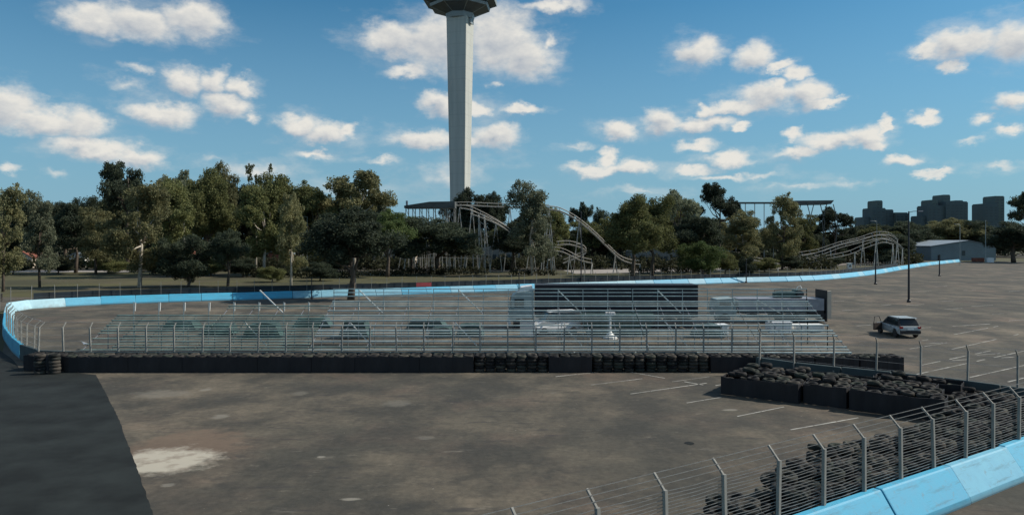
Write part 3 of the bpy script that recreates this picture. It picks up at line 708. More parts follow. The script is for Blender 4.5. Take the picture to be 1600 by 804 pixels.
d_ = MB(); d_.box((-2.4, .03, 1.6), (1.05, .025, .68)); d_.build('door', 'cabp', t)
mb = MB(); mb.box((-3.1, -.15, 2.3), (.1, .12, .6)); mb.build('mirror', 'trim', t)
mb = MB(); mb.box((-3.25, 1.25, .65), (.3, 2.4, .45)); bevel(mb.build('bumper', 'white', t), .04)
mb = MB(); mb.box((-3.42, .4, .72), (.04, .35, .2)); mb.build('headlight', 'white', t)
mb = MB(); mb.box((-3.42, 2.1, .72), (.04, .35, .2)); mb.build('headlight', 'white', t)
mb = MB(); mb.box((-1.6, .35, .8), (1.0, .6, .55)); mb.build('fuel_tank', 'greybox', t)
for xx in (-2.4, .4):
    for yy, s in ((.15, -1), (2.35, 1)): wheel(t, xx, yy, .5, WTRK, s)

# flatbed low loader on the right, with cargo
t = thing('flatbed_truck', 'low flatbed truck with grey side panel and tall end ramp, right of the black trailer', 'truck', (22.0, 71.0, 0))
mb = MB(); mb.box((4.0, 1.25, 1.78), (8.3, 2.4, 1.15)); bevel(mb.build('side_panel', 'greybox', t), .03)
mb = MB(); mb.box((4.05, 1.25, 1.08), (8.2, 2.2, .22)); mb.build('chassis', 'darksteel', t)
mb = MB(); mb.box((8.35, 1.25, 1.65), (.14, 2.5, 3.0)); mb.build('end_ramp', 'trim', t)
mb = MB(); mb.box((8.62, .2, 1.75), (.42, .35, 2.7)); mb.build('ramp_face', 'cream', t)
mb = MB(); mb.box((7.2, 1.25, .72), (2.2, 2.2, .45)); mb.build('under_box', 'trim', t)
for xx in (4.6, 5.8):
    for yy, s in ((.12, -1), (2.38, 1)): wheel(t, xx, yy, .42, WTRK, s)
mb = MB(); mb.extr([(-2.3, .6), (-2.4, 1.3), (-2.2, 2.3), (-.5, 2.4), (-.3, 1.2), (-.3, .6)], .1, 2.4); bevel(mb.build('cab', 'cabp', t), .06)
mb = MB(); mb.box((-1.4, .08, 1.9), (1.1, .03, .5)); mb.build('side_window', 'glass', t)
wheel(t, -1.4, .15, .45, WTRK, -1); wheel(t, -1.4, 2.35, .45, WTRK, 1)
t = thing('engine_unit', 'dark green machine with a curved exhaust loaded on the flatbed truck', 'machine', (25.8, 72.0, 2.36))
mb = MB(); mb.extr([(0, 0), (0, .45), (.4, .62), (1.9, .62), (2.0, .75), (2.5, .75), (2.6, .3), (2.6, 0)], 0, 1.0); bevel(mb.build('body', 'tarp', t), .05)
mb = MB(); mb.lathe([(.34, 0), (.34, .3), (.1, .32)], 12); o = mb.build('fan_drum', 'trim', t, loc=(2.3, -.02, .4)); o.rotation_euler.x = R(90)
mb = MB(); mb.tube([(2.2, .5, .7), (2.3, .5, 1.0), (2.6, .5, 1.15), (2.7, .4, .9)], .05, 6); mb.build('exhaust_pipe', 'whitesteel', t)
mb = MB(); mb.tube([(0, .5, .55), (.1, .5, .78), (1.9, .5, .80)], .03, 5); mb.build('hand_rail', 'trim', t)

def car(label, loc, rz, paint, Lc=4.4, Wc=1.8, Hc=1.62, kind='suv', open_door=False, name='parked_car', cat='car'):
    """front along +x, origin at the middle of the car on the ground"""
    t = thing(name, label, cat, (loc[0], loc[1], 0), rz)
    a = Lc/2; w = Wc/2; arch = .40
    def archpts(cx):
        return [(cx+arch*math.cos(q), .33+arch*math.sin(q)) for q in [math.pi*(1-i/6) for i in range(7)] if .33+arch*math.sin(q) > .2]
    fx, rx = a-.85, -a+.8
    bot = [(-a+.06, .30)]+archpts(rx)+archpts(fx)+[(a-.06, .30)]
    topz = Hc*.60
    if kind == 'van': prof_top = [(a, .55), (a-.05, .85), (a-.75, topz+.06), (-a+.02, topz+.03), (-a, .6)]
    else: prof_top = [(a, .5), (a-.03, .72), (a-.18, .86), (a-1.15, topz+.02), (-a+.05, topz+.02), (-a, .85), (-a-.02, .55)]
    def ins(x, z):
        e = max(0, abs(x)-(a-.45))/.45; return .10*e*e+(.05 if z > .85 else 0)+(.04 if z < .35 else 0)
    # body in slabs across so that the flanks round off
    mb = MB(); prof = bot+prof_top; mb.extr(prof, -w, w, 0, ins)
    body = mb.build('body', paint, t); bevel(body, .045, 2)
    if kind == 'van': g = [(a-.95, topz), (a-1.45, Hc-.06), (a-1.75, Hc), (-a+.25, Hc), (-a+.10, Hc-.08), (-a+.06, topz)]
    else: g = [(a-1.2, topz), (a-1.95, Hc-.05), (a-2.3, Hc), (-a+.62, Hc-.02), (-a+.42, Hc-.10), (-a+.08, topz)]
    k_ = .17/(Hc-topz)
    def ins2(x, z): return .06+(z-topz)*k_
    mb = MB(); mb.extr(g, -w, w, 0, ins2); bevel(mb.build('cabin', 'trim', t), .03, 2)
    gr = [(x+(-.0), z) for x, z in g[1:-1]]
    mb = MB(); mb.extr([(g[1][0]+.02, Hc-.055), (g[2][0], Hc+.015), (g[3][0], Hc+.0), (g[4][0]+.02, Hc-.09)], -w, w, 0, lambda x, z: .19); bevel(mb.build('roof', paint, t), .02)
    def side_glass(x0, x1, x2, x3, s):
        z0, z1 = topz+.05, Hc-.13; y0 = (w-.06-(z0-topz)*k_+.012)*s; y1 = (w-.06-(z1-topz)*k_+.012)*s
        mb = MB(); v = [(x0, y0, z0), (x1, y0, z0), (x2, y1, z1), (x3, y1, z1)]; e = -.02*s
        mb.add(v+[(p[0], p[1]+e, p[2]) for p in v], [(0, 1, 2, 3), (7, 6, 5, 4), (0, 4, 5, 1), (1, 5, 6, 2), (2, 6, 7, 3), (3, 7, 4, 0)])
        mb.build('side_window', 'glass', t)
    for s in (-1, 1):
        side_glass(g[0][0]-.25, .05, .05, g[1][0]-.22, s); side_glass(-.02, -a+1.1, -a+1.15, -.02, s); side_glass(-a+1.03, -a+.35, -a+.65, -a+1.08, s)
    # windscreen and rear window follow the greenhouse
    def pane(p, q, ww0, ww1, nm, out):
        mb = MB(); dx = q[0]-p[0]; dz = q[1]-p[1]; l = math.hypot(dx, dz); nx, nz = (dz/l*out, -dx/l*out)
        A = [(p[0]+dx*.1+nx*.012, y*ww0, p[1]+dz*.1+nz*.012) for y in (-1, 1)]; B = [(p[0]+dx*.9+nx*.012, y*ww1, p[1]+dz*.9+nz*.012) for y in (1, -1)]
        v = A+B; mb.add(v+[(x-nx*.02, y, z-nz*.02) for x, y, z in v], [(0, 1, 2, 3), (7, 6, 5, 4), (0, 4, 5, 1), (1, 5, 6, 2), (2, 6, 7, 3), (3, 7, 4, 0)])
        mb.build(nm, 'glass', t)
    pane(g[0], g[1], w-.16, w-.28, 'windscreen', 1); pane(g[-1], g[-2], w-.17, w-.27, 'rear_window', -1)
    mb = MB(); mb.box((-a-.015, 0, .52), (.12, Wc-.14, .26)); bevel(mb.build('rear_bumper', 'trim' if kind == 'suv' else paint, t), .04)
    mb = MB(); mb.box((a-.02, 0, .42), (.12, Wc-.2, .22)); bevel(mb.build('front_bumper', 'trim', t), .04)
    mb = MB(); mb.box((-a-.035, 0, .76), (.02, .5, .12)); mb.build('number_plate', 'white', t)
    for s in (-1, 1):
        mb = MB(); mb.box((-a+.03, s*(w-.18), .88), (.1, .26, .17)); mb.build('tail_light', 'redlens', t)
        mb = MB(); mb.box((a-.1, s*(w-.25), .72), (.12, .3, .14)); mb.build('headlight', 'glass', t)
        mb = MB(); mb.box((g[0][0]-.2, s*(w+.06), topz+.05), (.12, .16, .11)); bevel(mb.build('wing_mirror', paint, t), .03)
        wheel(t, fx, s*(w-.11), .33, WCAR, s); wheel(t, rx, s*(w-.11), .33, WCAR, s)
        for xx in (.25, -.75):
            mb = MB(); mb.box((xx, s*(w-.015), topz-.12), (.16, .03, .03)); mb.build('door_handle', 'trim', t)
    mb = MB(); mb.box((-a+.45, 0, Hc+.0), (.3, Wc-.42, .035), 0, 0, 0, R(-4)); mb.build('spoiler', paint, t)
    if open_door:
        d = bpy.data.objects.new('open_door', None)
        mb = MB(); mb.extr([(0, .38), (0, topz-.02), (-.55, topz+.01), (-1.02, topz), (-1.02, .38)], -.05, .05)
        o = bevel(mb.build('open_door', 'interior', t), .02); o.location = (g[0][0]-.15, w, 0); o.rotation_euler.z = R(-62)
        o['label'] = 'front left door standing open'
        mb = MB(); mb.tube([(-.02, 0, topz), (-.45, -.08, Hc-.1), (-.98, -.08, Hc-.1), (-1.0, 0, topz)], .03, 4); mb.build('window_frame', 'trim', o)
    return t
car('silver hatchback SUV parked alone on the open lot with its front left door open', G(1402, 523), R(88), 'silver', open_door=True)
car('white van standing behind the bleachers before the front of the black trailer', (3.6, 62.2), R(198), 'white', 4.3, 1.85, 2.05, 'van', name='parked_van', cat='van')
car('small white car parked behind the flatbed truck', (26.3, 77.5), R(180), 'white', 3.9, 1.7, 1.45, name='parked_car')

# things stored behind the bleachers
def crate(label, c, d, mat, rz=0.0, ribs=3, name='crate'):
    t = thing(name, label, name.replace('_', ' '), (c[0], c[1], 0), rz)
    mb = MB(); mb.box((0, 0, d[2]/2+.1), d); bevel(mb.build('body', mat, t), .03)
    for i in range(ribs):
        mb = MB(); mb.box((-d[0]/2+d[0]*(i+.5)/ribs, -d[1]/2-.02, d[2]/2+.1), (.07, .05, d[2]*.96)); mb.build('rib', mat, t)
    for s in (-1, 1):
        mb = MB(); mb.box((s*d[0]*.35, 0, .05), (.12, d[1]*.95, .1)); mb.build('skid', 'trim', t)
    mb = MB(); mb.box((0, 0, d[2]+.13), (d[0]+.06, d[1]+.06, .05)); mb.build('lid', mat, t)
    return t
crate('bright white crate left of the white van', (1.3, 61.5), (1.25, 1.2, 1.15), 'white')
crate('small white crate under the right part of the bleachers', (17.6, 62.3), (1.15, 1.1, .75), 'white', .1)
crate('long white container box in front of the flatbed truck', (23.0, 63.5), (1.9, 1.2, .85), 'white', .03, 5)
crate('lower white box stretching right of the long white container', (25.6, 64.0), (2.7, 1.1, .55), 'whitesteel', .03, 7)
t = thing('skip_container', 'dark green open skip behind the bleachers, before the black trailer', 'skip', (8.8, 62.2, 0))
mb = MB(); mb.extr([(-3.2, 1.75), (-2.5, .15), (2.5, .15), (3.2, 1.75)], -1, 1); bevel(mb.build('hull', 'tarp', t), .03)
for i in range(6):
    mb = MB(); mb.box((-2.3+.92*i, -1.03, .95), (.1, .08, 1.55)); mb.build('rib', 'tarp', t)
mb = MB(); mb.box((0, -1.0, 1.76), (6.5, .12, .12)); mb.box((0, 1.0, 1.76), (6.5, .12, .12)); mb.build('rim', 'tarp', t)
t = thing('floodlight_stand', 'white portable stand with a wide foot before the green skip', 'stand', (8.0, 60.0, 0))
mb = MB(); mb.lathe([(.6, 0), (.55, .15), (.25, .35), (.1, .6)], 10); mb.build('foot', 'whitesteel', t)
mb = MB(); mb.tube([(0, 0, .7), (0, 0, 1.9)], .09, 8); mb.build('mast', 'white', t)
mb = MB(); mb.box((0, 0, 2.0), (.8, .3, .28)); bevel(mb.build('lamp_head', 'white', t), .05)
def tarp_stack(label, c, d, rz):
    t = thing('covered_pallet', label, 'covered pallet', (c[0], c[1], 0), rz, 'tarpaulin-covered pallets behind the bleachers')
    mb = MB(); nx, ny = 7, 4; vs = []; fs = []
    for j in range(ny+3):
        for i in range(nx+1):
            x = (i/nx-.5)*d[0]; yy = min(max(j-1, 0), ny)/ny-.5; z = d[2]*(1 if 0 < j < ny+2 else .06)
            z += (mnoise.noise(Vector((c[0]+x, c[1]+yy*d[1]*1.3, 1)))*.22 if z > .2 else 0)
            if i in (0, nx): z = d[2]*.1+.0; x *= 1.03
            vs.append((x, yy*d[1]*(1.06 if j in (0, ny+2) else 1), z))
    for j in range(ny+2):
        for i in range(nx): a0 = j*(nx+1)+i; fs.append((a0, a0+1, a0+nx+2, a0+nx+1))
    mb.add(vs, fs); mb.build('tarpaulin', 'tarp', t)
    mb = MB(); mb.box((0, 0, .07), (d[0]*.9, d[1]*.9, .12)); mb.build('pallet', 'bark', t)
for (px, d, w, h, lab) in [(285, 66, 3.0, .8, 'flat green tarpaulin over a pallet, leftmost behind the bleachers'), (412, 60.5, 3.0, 1.2, 'green tarpaulin heap beside the lower end of the second white brace'),
        (345, 63, 2.6, .8, 'low green tarpaulin pallet left of the first white brace'), (490, 68, 3.4, .8, 'green tarpaulin pallet far back between the first two braces'), (556, 60.5, 2.4, 1.3, 'boxy green tarpaulin stack beside the third section brace'),
        (668, 66, 3.6, .9, 'long low green tarpaulin pallet left of the truck cab'), (735, 61.5, 2.2, 1.0, 'small green tarpaulin stack just left of the truck cab'), (1105, 61, 2.6, 1.0, 'green tarpaulin stack left of the small white crate'), (690, 61, 2.0, .8, 'low green stack under the bleachers left of the middle brace')]:
    p = P(px, d); tarp_stack(lab, p, (w, 1.6, h), random.uniform(-.15, .15))
t = thing('plastic_bag', 'scrap of white plastic caught low on the row fence at the left', 'litter', (-27.0, 46.4, 1.55))
mb = MB(); mb.add([(-.2, 0, .12), (.0, .05, .02), (.28, 0, -.06), (.02, -.05, -.10), (-.08, .02, -.02)], [(0, 1, 4), (1, 2, 3), (1, 3, 4)]); mb.build('film', 'white', t)

# ------------------------------------------------------------------ poles
def pole(label, px, base_py, top_py, r=.09, arm=None, mat='darksteel', d=None, name='lamp_post', cat='lamp post'):
    if d is None: x, y = G(px, base_py)
    else: x, y = P(px, d)
    z = H+(HY-top_py)/F*y
    t = thing(name, label, cat, (x, y, 0))
    mb = MB(); mb.tube([(0, 0, 0), (0, 0, z*.5), (0, 0, z)], r*1.15, 8, r*.7); mb.build('pole', mat, t)
    mb = MB(); mb.lathe([(r*2, 0), (r*2, .25), (r*1.3, .35)], 8); mb.build('base_collar', mat, t)
    if arm:
        s = arm
        mb = MB(); mb.tube([(0, 0, z-.15), (s*.6, 0, z), (s*1.3, 0, z+.02)], .04, 5); mb.build('arm', mat, t)
        mb = MB(); mb.box((s*1.5, 0, z), (.6, .25, .12)); bevel(mb.build('lamp_head', 'greybox', t), .03)
    else:
        mb = MB(); mb.lathe([(r*1.2, 0), (r*1.0, .1), (.02, .16)], 8, (0, 0, z)); mb.build('cap', mat, t)
    return t
pole('tall black lamp post with one arm, standing on the lot left of the silver car', 1420, 472, 330, .12, 1)
pole('shorter black post on the lot left of the tall lamp post', 1368, 444, 396, .13)
pole('shorter black post right of the tall lamp post, near the far barrier end', 1468, 431, 398, .13)
pole('black post rising behind the front of the black trailer', 908, 449, 332, .10, d=124)
pole('short dark post at the far barrier right of the black trailer', 1166, 440, 405, .10, d=138)
pole('short dark post at the far barrier above the truck cab', 811, 455, 428, .10, d=114)
pole('short dark post at the far barrier left of the lone dark tree', 487, 458, 436, .08, d=100)
pole('thin grey post beyond the far end of the blue barrier, before the warehouse', 1540, 412, 345, .12, mat='steel', d=262)
pole('thin grey post far off behind the warehouse roof', 1500, 405, 356, .12, mat='steel', d=300)
for k, (px, py, d) in enumerate([(1370, 345, 205), (1500, 350, 235), (480, 338, 170)]):
    pole(['street lamp glinting above the far dark trees left of the tall lamp post', 'street lamp glinting above the dark trees before the right-hand towers', 'street lamp with twin white heads in the trees left of the lone dark tree'][k], px, 415, py, .07, -1, 'steel', d)

# ------------------------------------------------------------------ observation tower
TD = 380.0; sc = TD/F; cxm = (719-800)/F*TD
def zt(py): return H+(HY-py)*sc
t = thing('observation_tower', 'tall pale concrete observation tower with a dark octagonal cabin cut by the top edge', 'tower', (cxm, TD, 0))
rot = R(-18)
mb = MB()
def sq(w, z): return [(Matrix.Rotation(rot, 2) @ Vector((a*w/2, b_*w/2))).to_tuple()+(z,) for a, b_ in ((-1, -1), (1, -1), (1, 1), (-1, 1))]
lev = [(0, 0, 8.0), (zt(300), 0, 8.2), (zt(30), 0, 11.0)]
vs = []; 
for z, _, w in lev: vs += sq(w, z)
fs = [(k*4+i, k*4+(i+1)%4, (k+1)*4+(i+1)%4, (k+1)*4+i) for k in range(2) for i in range(4)]+[(3, 2, 1, 0), (8, 9, 10, 11)]
mb.add(vs, fs); shaft = mb.build('shaft', 'towerc', t); bevel(shaft, .35, 2)
mb = MB(); mb.box((4.6, -2.0, zt(33)), (3.2, 3.0, zt(27)-zt(40)), rot); mb.build('service_box', 'towerm', t)
o8 = R(22.5-5)
def oct_(prof, name, mat): mb = MB(); mb.lathe(prof, 8, rot=o8); return mb.build(name, mat, t)
oct_([(7.2, zt(31)), (7.6, zt(27)), (7.6, zt(22)), (7.2, zt(20))], 'collar', 'towerm')
oct_([(7.0, zt(24)), (15.6, zt(14.5))], 'lower_soffit', 'towerd')
oct_([(15.6, zt(14.6)), (16.1, zt(10.5)), (15.2, zt(10.4))], 'lower_band', 'towerm')
oct_([(14.5, zt(10.4)), (19.6, zt(4.5))], 'upper_soffit', 'towerd')
oct_([(19.6, zt(4.4)), (20.0, zt(-1)), (19.2, zt(-1.2))], 'rim', 'towerm')
oct_([(19.0, zt(-1.2)), (19.0, zt(-10))], 'gallery_glazing', 'glass')
oct_([(20.0, zt(-10)), (20.0, zt(-13)), (15, zt(-15))], 'upper_rim', 'towerm')
oct_([(14, zt(-15)), (14, zt(-26)), (9, zt(-29)), (7, zt(-40)), (4, zt(-42))], 'upper_decks', 'towerc')
mb = MB(); mb.tube([(0, 0, zt(-42)), (0, 0, zt(-110))], 1.6, 8, .4); mb.build('mast', 'towerm', t)
for j in range(8):
    a = 2*math.pi*j/8+o8
    mb = MB(); mb.tube([(6.9*math.cos(a), 6.9*math.sin(a), zt(23.4)), (15.7*math.cos(a), 15.7*math.sin(a), zt(13.9))], .3, 4); mb.build('rib', 'towerm', t)
    mb = MB(); mb.tube([(15.3*math.cos(a), 15.3*math.sin(a), zt(9.4)), (19.7*math.cos(a), 19.7*math.sin(a), zt(4.0))], .3, 4); mb.build('rib', 'towerm', t)

# ------------------------------------------------------------------ roller coasters
def track(parent, pts, d, gauge=1.3, r=.10, sup=0, ties=2.2, dslope=0.0, lat=True):
    """pts in photo px at distance d; two rails, cross ties, and columns to the ground"""
    w = [Vector(P(px, d+dslope*i, py)) for i, (px, py) in enumerate(pts)]
    sm = []
    for i in range(len(w)-1):
        a, b_, c, e = w[max(i-1, 0)], w[i], w[i+1], w[min(i+2, len(w)-1)]
        for j in range(5):
            q = j/5; sm.append(0.5*((2*b_)+(c-a)*q+(2*a-5*b_+4*c-e)*q*q+(3*b_-a-3*c+e)*q**3))
    sm.append(w[-1])
    for s in (-1, 1):
        pp = []
        for i, p in enumerate(sm):
            u = (sm[min(i+1, len(sm)-1)]-sm[max(i-1, 0)]); u.z = 0; u.normalize(); n = Vector((-u.y, u.x, 0)); pp.append(p+n*gauge/2*s+Vector((0, 0, .42*s)))
        mb = MB(); mb.tube(pp, r, 5); mb.build('rail', 'rail', parent)
    mb = MB(); mb.tube([p-Vector((0, 0, .55)) for p in sm], r*.8, 5); mb.build('spine', 'coaster', parent)
    L_ = 0; last = -99
    for i in range(1, len(sm)):
        L_ += (sm[i]-sm[i-1]).length
        if L_-last > ties:
            last = L_; u = (sm[i]-sm[i-1]); u.z = 0; u.normalize(); n = Vector((-u.y, u.x, 0))
            mb = MB(); mb.tube([sm[i]-n*gauge/2-Vector((0, 0, .3)), sm[i]-Vector((0, 0, .55)), sm[i]+n*gauge/2+Vector((0, 0, .3))], .07, 3); mb.build('cross_tie', 'coaster', parent)
    if sup:
        k = max(2, int(L_/sup))
        for q in range(k+1):
            p = sm[int(q*(len(sm)-1)/k)]
            if p.z < 1.5: continue
            for s in (-1, 1):
                mb = MB(); mb.tube([(p.x, p.y, p.z-.5), (p.x+s*min(1.6, p.z*.12), p.y+s*.8, -.05)], .13, 5); mb.build('column', 'coaster', parent)
            if lat and p.z > 3:
                mb = MB(); z1 = p.z*.55; w1 = min(1.6, p.z*.12)*(1-z1/p.z); mb.tube([(p.x-w1, p.y-.4, z1), (p.x+w1, p.y+.4, z1)], .08, 4); mb.build('cross_brace', 'coaster', parent)
t = thing('coaster_station', 'raised dark-roofed coaster station deck on white legs, left of the tower foot', 'coaster station', P(640, 190)+(0,))
ox, oy = P(640, 190)
def rel(px, py, d=190): p = P(px, d, py); return (p[0]-ox, p[1]-oy, p[2])
a, b_ = rel(634, 322), rel(712, 317)
mb = MB(); mb.extr([(a[0], a[2]-.6), (a[0], a[2]), ((a[0]+b_[0])/2, a[2]+1.0), (b_[0], b_[2]+.3), (b_[0], a[2]-.6)], -3, 3); mb.build('roof', 'deck', t)
for i in range(8):
    q = i/7; xx = a[0]+.4+(b_[0]-a[0]-.6)*q
    for s in (-1, 1):
        mb = MB(); mb.tube([(xx, s*2.5, a[2]-.5), (xx+random.uniform(-.3, .3), s*2.8, -.05)], .12, 5); mb.build('column', 'coaster', t)
    if i < 7:
        mb = MB(); mb.tube([(xx, -2.6, a[2]-.7), (xx+1.7, -2.6, a[2]-5)], .07, 4); mb.build('brace', 'coaster', t)
mb = MB(); mb.box(((a[0]+b_[0])/2, 0, a[2]-5.0), (b_[0]-a[0], 5, .3)); mb.build('platform', 'coaster', t)
mb = MB(); mb.box((-.7, 0, a[2]+.6), (.5, .4, 1.6)); mb.build('motor_post', 'greybox', t)
t = thing('roller_coaster', 'pale roller coaster track dropping right from the station past the tower foot', 'roller coaster', P(760, 188)+(0,))
def child_track(t, *a_, **k_):
    n0 = set(o.name for o in t.children); track(t, *a_, **k_)
    for o in t.children:
        if o.name not in n0: 
            o.location = (-t.location.x, -t.location.y, 0)
child_track(t, [(695, 319), (730, 318), (770, 320), (815, 321), (858, 322)], 192, sup=9)
child_track(t, [(718, 322), (735, 325), (755, 334), (775, 345), (795, 357), (812, 362), (830, 360)], 186, sup=7)
child_track(t, [(735, 331), (755, 338), (778, 348), (800, 362)], 184, r=.1)
for px in (748, 757):
    for s in (-1, 1):
        p = P(px, 184, 335); q = P(px+5+s*4, 184+s, 415)
        mb = MB(); mb.tube([(p[0], p[1], p[2]), (q[0], q[1], -.05)], .17, 5); o = mb.build('tower_leg', 'coaster', t); o.location = (-t.location.x, -t.location.y, 0)
for i in range(5):
    y0 = 345+i*13; p = P(749+i, 184, y0); q = P(764, 184, y0+12)
    mb = MB(); mb.tube([p, q], .09, 4); o = mb.build('cross_brace', 'coaster', t); o.location = (-t.location.x, -t.location.y, 0)
# low white lattice under the trees
t = thing('coaster_trestle', 'low white lattice trestle glimpsed under the dark round tree left of the tower foot', 'trestle', P(680, 200)+(0,))
for i in range(16):
    px = 628+i*8.5
    p = P(px, 200, 388); q = P(px+random.uniform(-7, 7), 200, 414)
    mb = MB(); mb.tube([p, (q[0], q[1]+random.uniform(-1, 1), -.05)], .15, 4); o = mb.build('column', 'coaster', t); o.location = (-t.location.x, -t.location.y, 0)
for yy in (388, 398, 404):
    mb = MB(); mb.tube([P(625, 200, yy), P(690, 200, yy-2), P(765, 200, yy)], .12, 4); o = mb.build('rail', 'rail', t); o.location = (-t.location.x, -t.location.y, 0)
t = thing('roller_coaster', 'pale twin-rail coaster slope falling right into the olive-brown tree behind the black trailer', 'roller coaster', P(920, 185)+(0,))
child_track(t, [(855, 324), (875, 327), (900, 340), (925, 360), (950, 384), (968, 401), (985, 408), (1000, 410)], 178, gauge=1.8, r=.13, sup=8)
child_track(t, [(858, 388), (880, 391), (905, 403), (925, 408)], 176, gauge=1.6, r=.11, sup=6)
child_track(t, [(870, 380), (890, 379), (910, 385), (915, 392), (900, 400), (880, 408)], 180, gauge=1.2, r=.12)
t = thing('roller_coaster', 'pale coaster hill rising right to a rounded crest, left of the tall lamp post', 'roller coaster', P(1330, 215)+(0,))
child_track(t, [(1215, 410), (1250, 403), (1280, 396), (1310, 385), (1340, 377), (1365, 371), (1382, 370), (1397, 376), (1410, 386)], 215, gauge=1.5, r=.10, sup=10)
child_track(t, [(1250, 396), (1280, 391), (1310, 381), (1340, 374), (1358, 368), (1372, 364), (1390, 365), (1402, 372)], 222, gauge=1.5, r=.09, sup=26)
child_track(t, [(1260, 409), (1290, 402), (1325, 395), (1350, 385), (1378, 376), (1395, 379)], 211, gauge=1.3, r=.09, sup=20)
t = thing('roller_coaster', 'short low piece of pale coaster track on the grass behind the green bush', 'roller coaster', P(1150, 190)+(0,))
child_track(t, [(1108, 389), (1130, 393), (1160, 398), (1188, 406), (1215, 409)], 190, gauge=1.5, r=.11, sup=6)
t = thing('coaster_station', 'long dark coaster deck on crossed legs above the trees, left of the grey-green tower blocks', 'coaster station', P(1225, 235)+(0,))
ox, oy = P(1225, 235)
def rel2(px, py): p = P(px, 235, py); return (p[0]-ox, 0, p[2])
a, b_, c = rel2(1145, 317), rel2(1235, 317), rel2(1297, 315)
mb = MB(); mb.box(((a[0]+b_[0])/2, 0, a[2]), (b_[0]-a[0], 3, .45)); mb.build('walkway', 'deck', t)
mb = MB(); mb.extr([(b_[0], b_[2]-.7), (b_[0]+.6, b_[2]+.6), (c[0], c[2]+.3), (c[0]-1, c[2]-.9)], -3, 3); mb.build('roof', 'deck', t)
for i in range(7):
    xx = b_[0]+.5+i*2.05; s = (-1)**i
    mb = MB(); mb.tube([(xx, -2, b_[2]-.5), (xx+s*1.4, -2, b_[2]-6), (xx+s*.2, -2, -.05)], .14, 4); mb.build('column', 'deck', t)
for i in range(6):
    xx = a[0]+1+i*3; mb = MB(); mb.tube([(xx, 0, a[2]-.2), (xx, 0, -.05)], .13, 4); mb.build('column', 'coaster', t)

# ------------------------------------------------------------------ buildings
def gable(label, x0, x1, d, depth, eave, ridge, wall='cream', roof='redroof', name='house', cat='house', wins=3, ridge_f=.5):
    t = thing(name, label, cat, (x0, d, 0)); W = x1-x0
    mb = MB(); mb.extr([(0, -.1), (0, eave), (W*ridge_f, ridge), (W, eave), (W, -.1)], 0, depth); mb.build('wall', wall, t)
    for (xa, za, xb, zb) in ((-.4, eave-.15, W*ridge_f, ridge+.12), (W*ridge_f, ridge+.12, W+.4, eave-.15)):
        mb = MB(); mb.extr([(xa, za), (xb, zb), (xb, zb+.18), (xa, za+.18)], -.4, depth+.4); mb.build('roof', roof, t)
    for i in range(wins):
        f_ = mb = MB(); xx = W*(i+.6)/(wins+.2)
        mb.box((xx, -.03, eave*.5), (min(1.3, W/wins*.5), .08, eave*.34)); w_ = mb.build('window', 'winband', t)
    mb = MB(); mb.box((W*.12, -.04, 1.05), (1.0, .1, 2.1)); mb.build('door', 'trim', t)
    return t
gable('pale blue-grey sheet-metal warehouse with a low gable, behind the end of the blue barrier', P(1455, 292)[0], P(1556, 292)[0], 292, 30, 5.7, 7.7, 'ware', 'wareroof', 'warehouse', 'warehouse', 1, .58)
gable('cream single-storey house behind the lawn at the far left', P(18, 215)[0], P(50, 215)[0], 215, 8, 3, 4.6, wins=2)
gable('low house with a red roof behind the trees, left of the low dark bush tree', P(262, 220)[0], P(300, 220)[0], 220, 8, 3.5, 5.6, 'cream', 'redroof', wins=2)
gable('pale shed with a low roof seen between trunks at the left', P(108, 222)[0], P(132, 222)[0], 222, 8, 3.2, 4.0, 'whitesteel', 'wareroof', 'shed', 'shed', 2)
gable('red-walled kiosk seen between trunks left of the lone dark tree', P(418, 216)[0], P(448, 216)[0], 216, 7, 4.0, 5.0, 'redroof', 'wareroof', 'kiosk', 'kiosk', 2)
gable('cream wall building under the trees left of the trestle', P(596, 218)[0], P(648, 218)[0], 218, 8, 5.2, 6.2, 'cream', 'wareroof', 'building', 'building', 4)
gable('grey low building behind the lattice tower of the coaster', P(755, 222)[0], P(812, 222)[0], 222, 10, 5.5, 6.4, 'concrete', 'wareroof', 'building', 'building', 5)
gable('grey low building behind the olive-brown trees at the middle right', P(985, 226)[0], P(1060, 226)[0], 226, 10, 4.6, 5.6, 'concrete', 'wareroof', 'building', 'building', 6)
t = thing('ticket_booth', 'small white booth on the grass beyond the blue barrier, under the coaster hill', 'booth', P(1327, 190)+(0,))
mb = MB(); mb.box((0, 0, 1.0), (1.0, 1.0, 2.0)); bevel(mb.build('walls', 'white', t), .03)
mb = MB(); mb.box((0, 0, 2.06), (1.25, 1.25, .12)); mb.build('roof', 'whitesteel', t)
mb = MB(); mb.box((0, -.51, 1.35), (.5, .04, .5)); mb.build('window', 'winband', t)
crate('white cabinet standing past the far end of the blue barrier', P(1546, 262), (2.3, 1.5, 1.6), 'white', name='cabinet')
crate('small rusty container left of the white cabinet past the barrier end', P(1528, 272), (3.6, 2, 1.3), 'redroof', name='container')

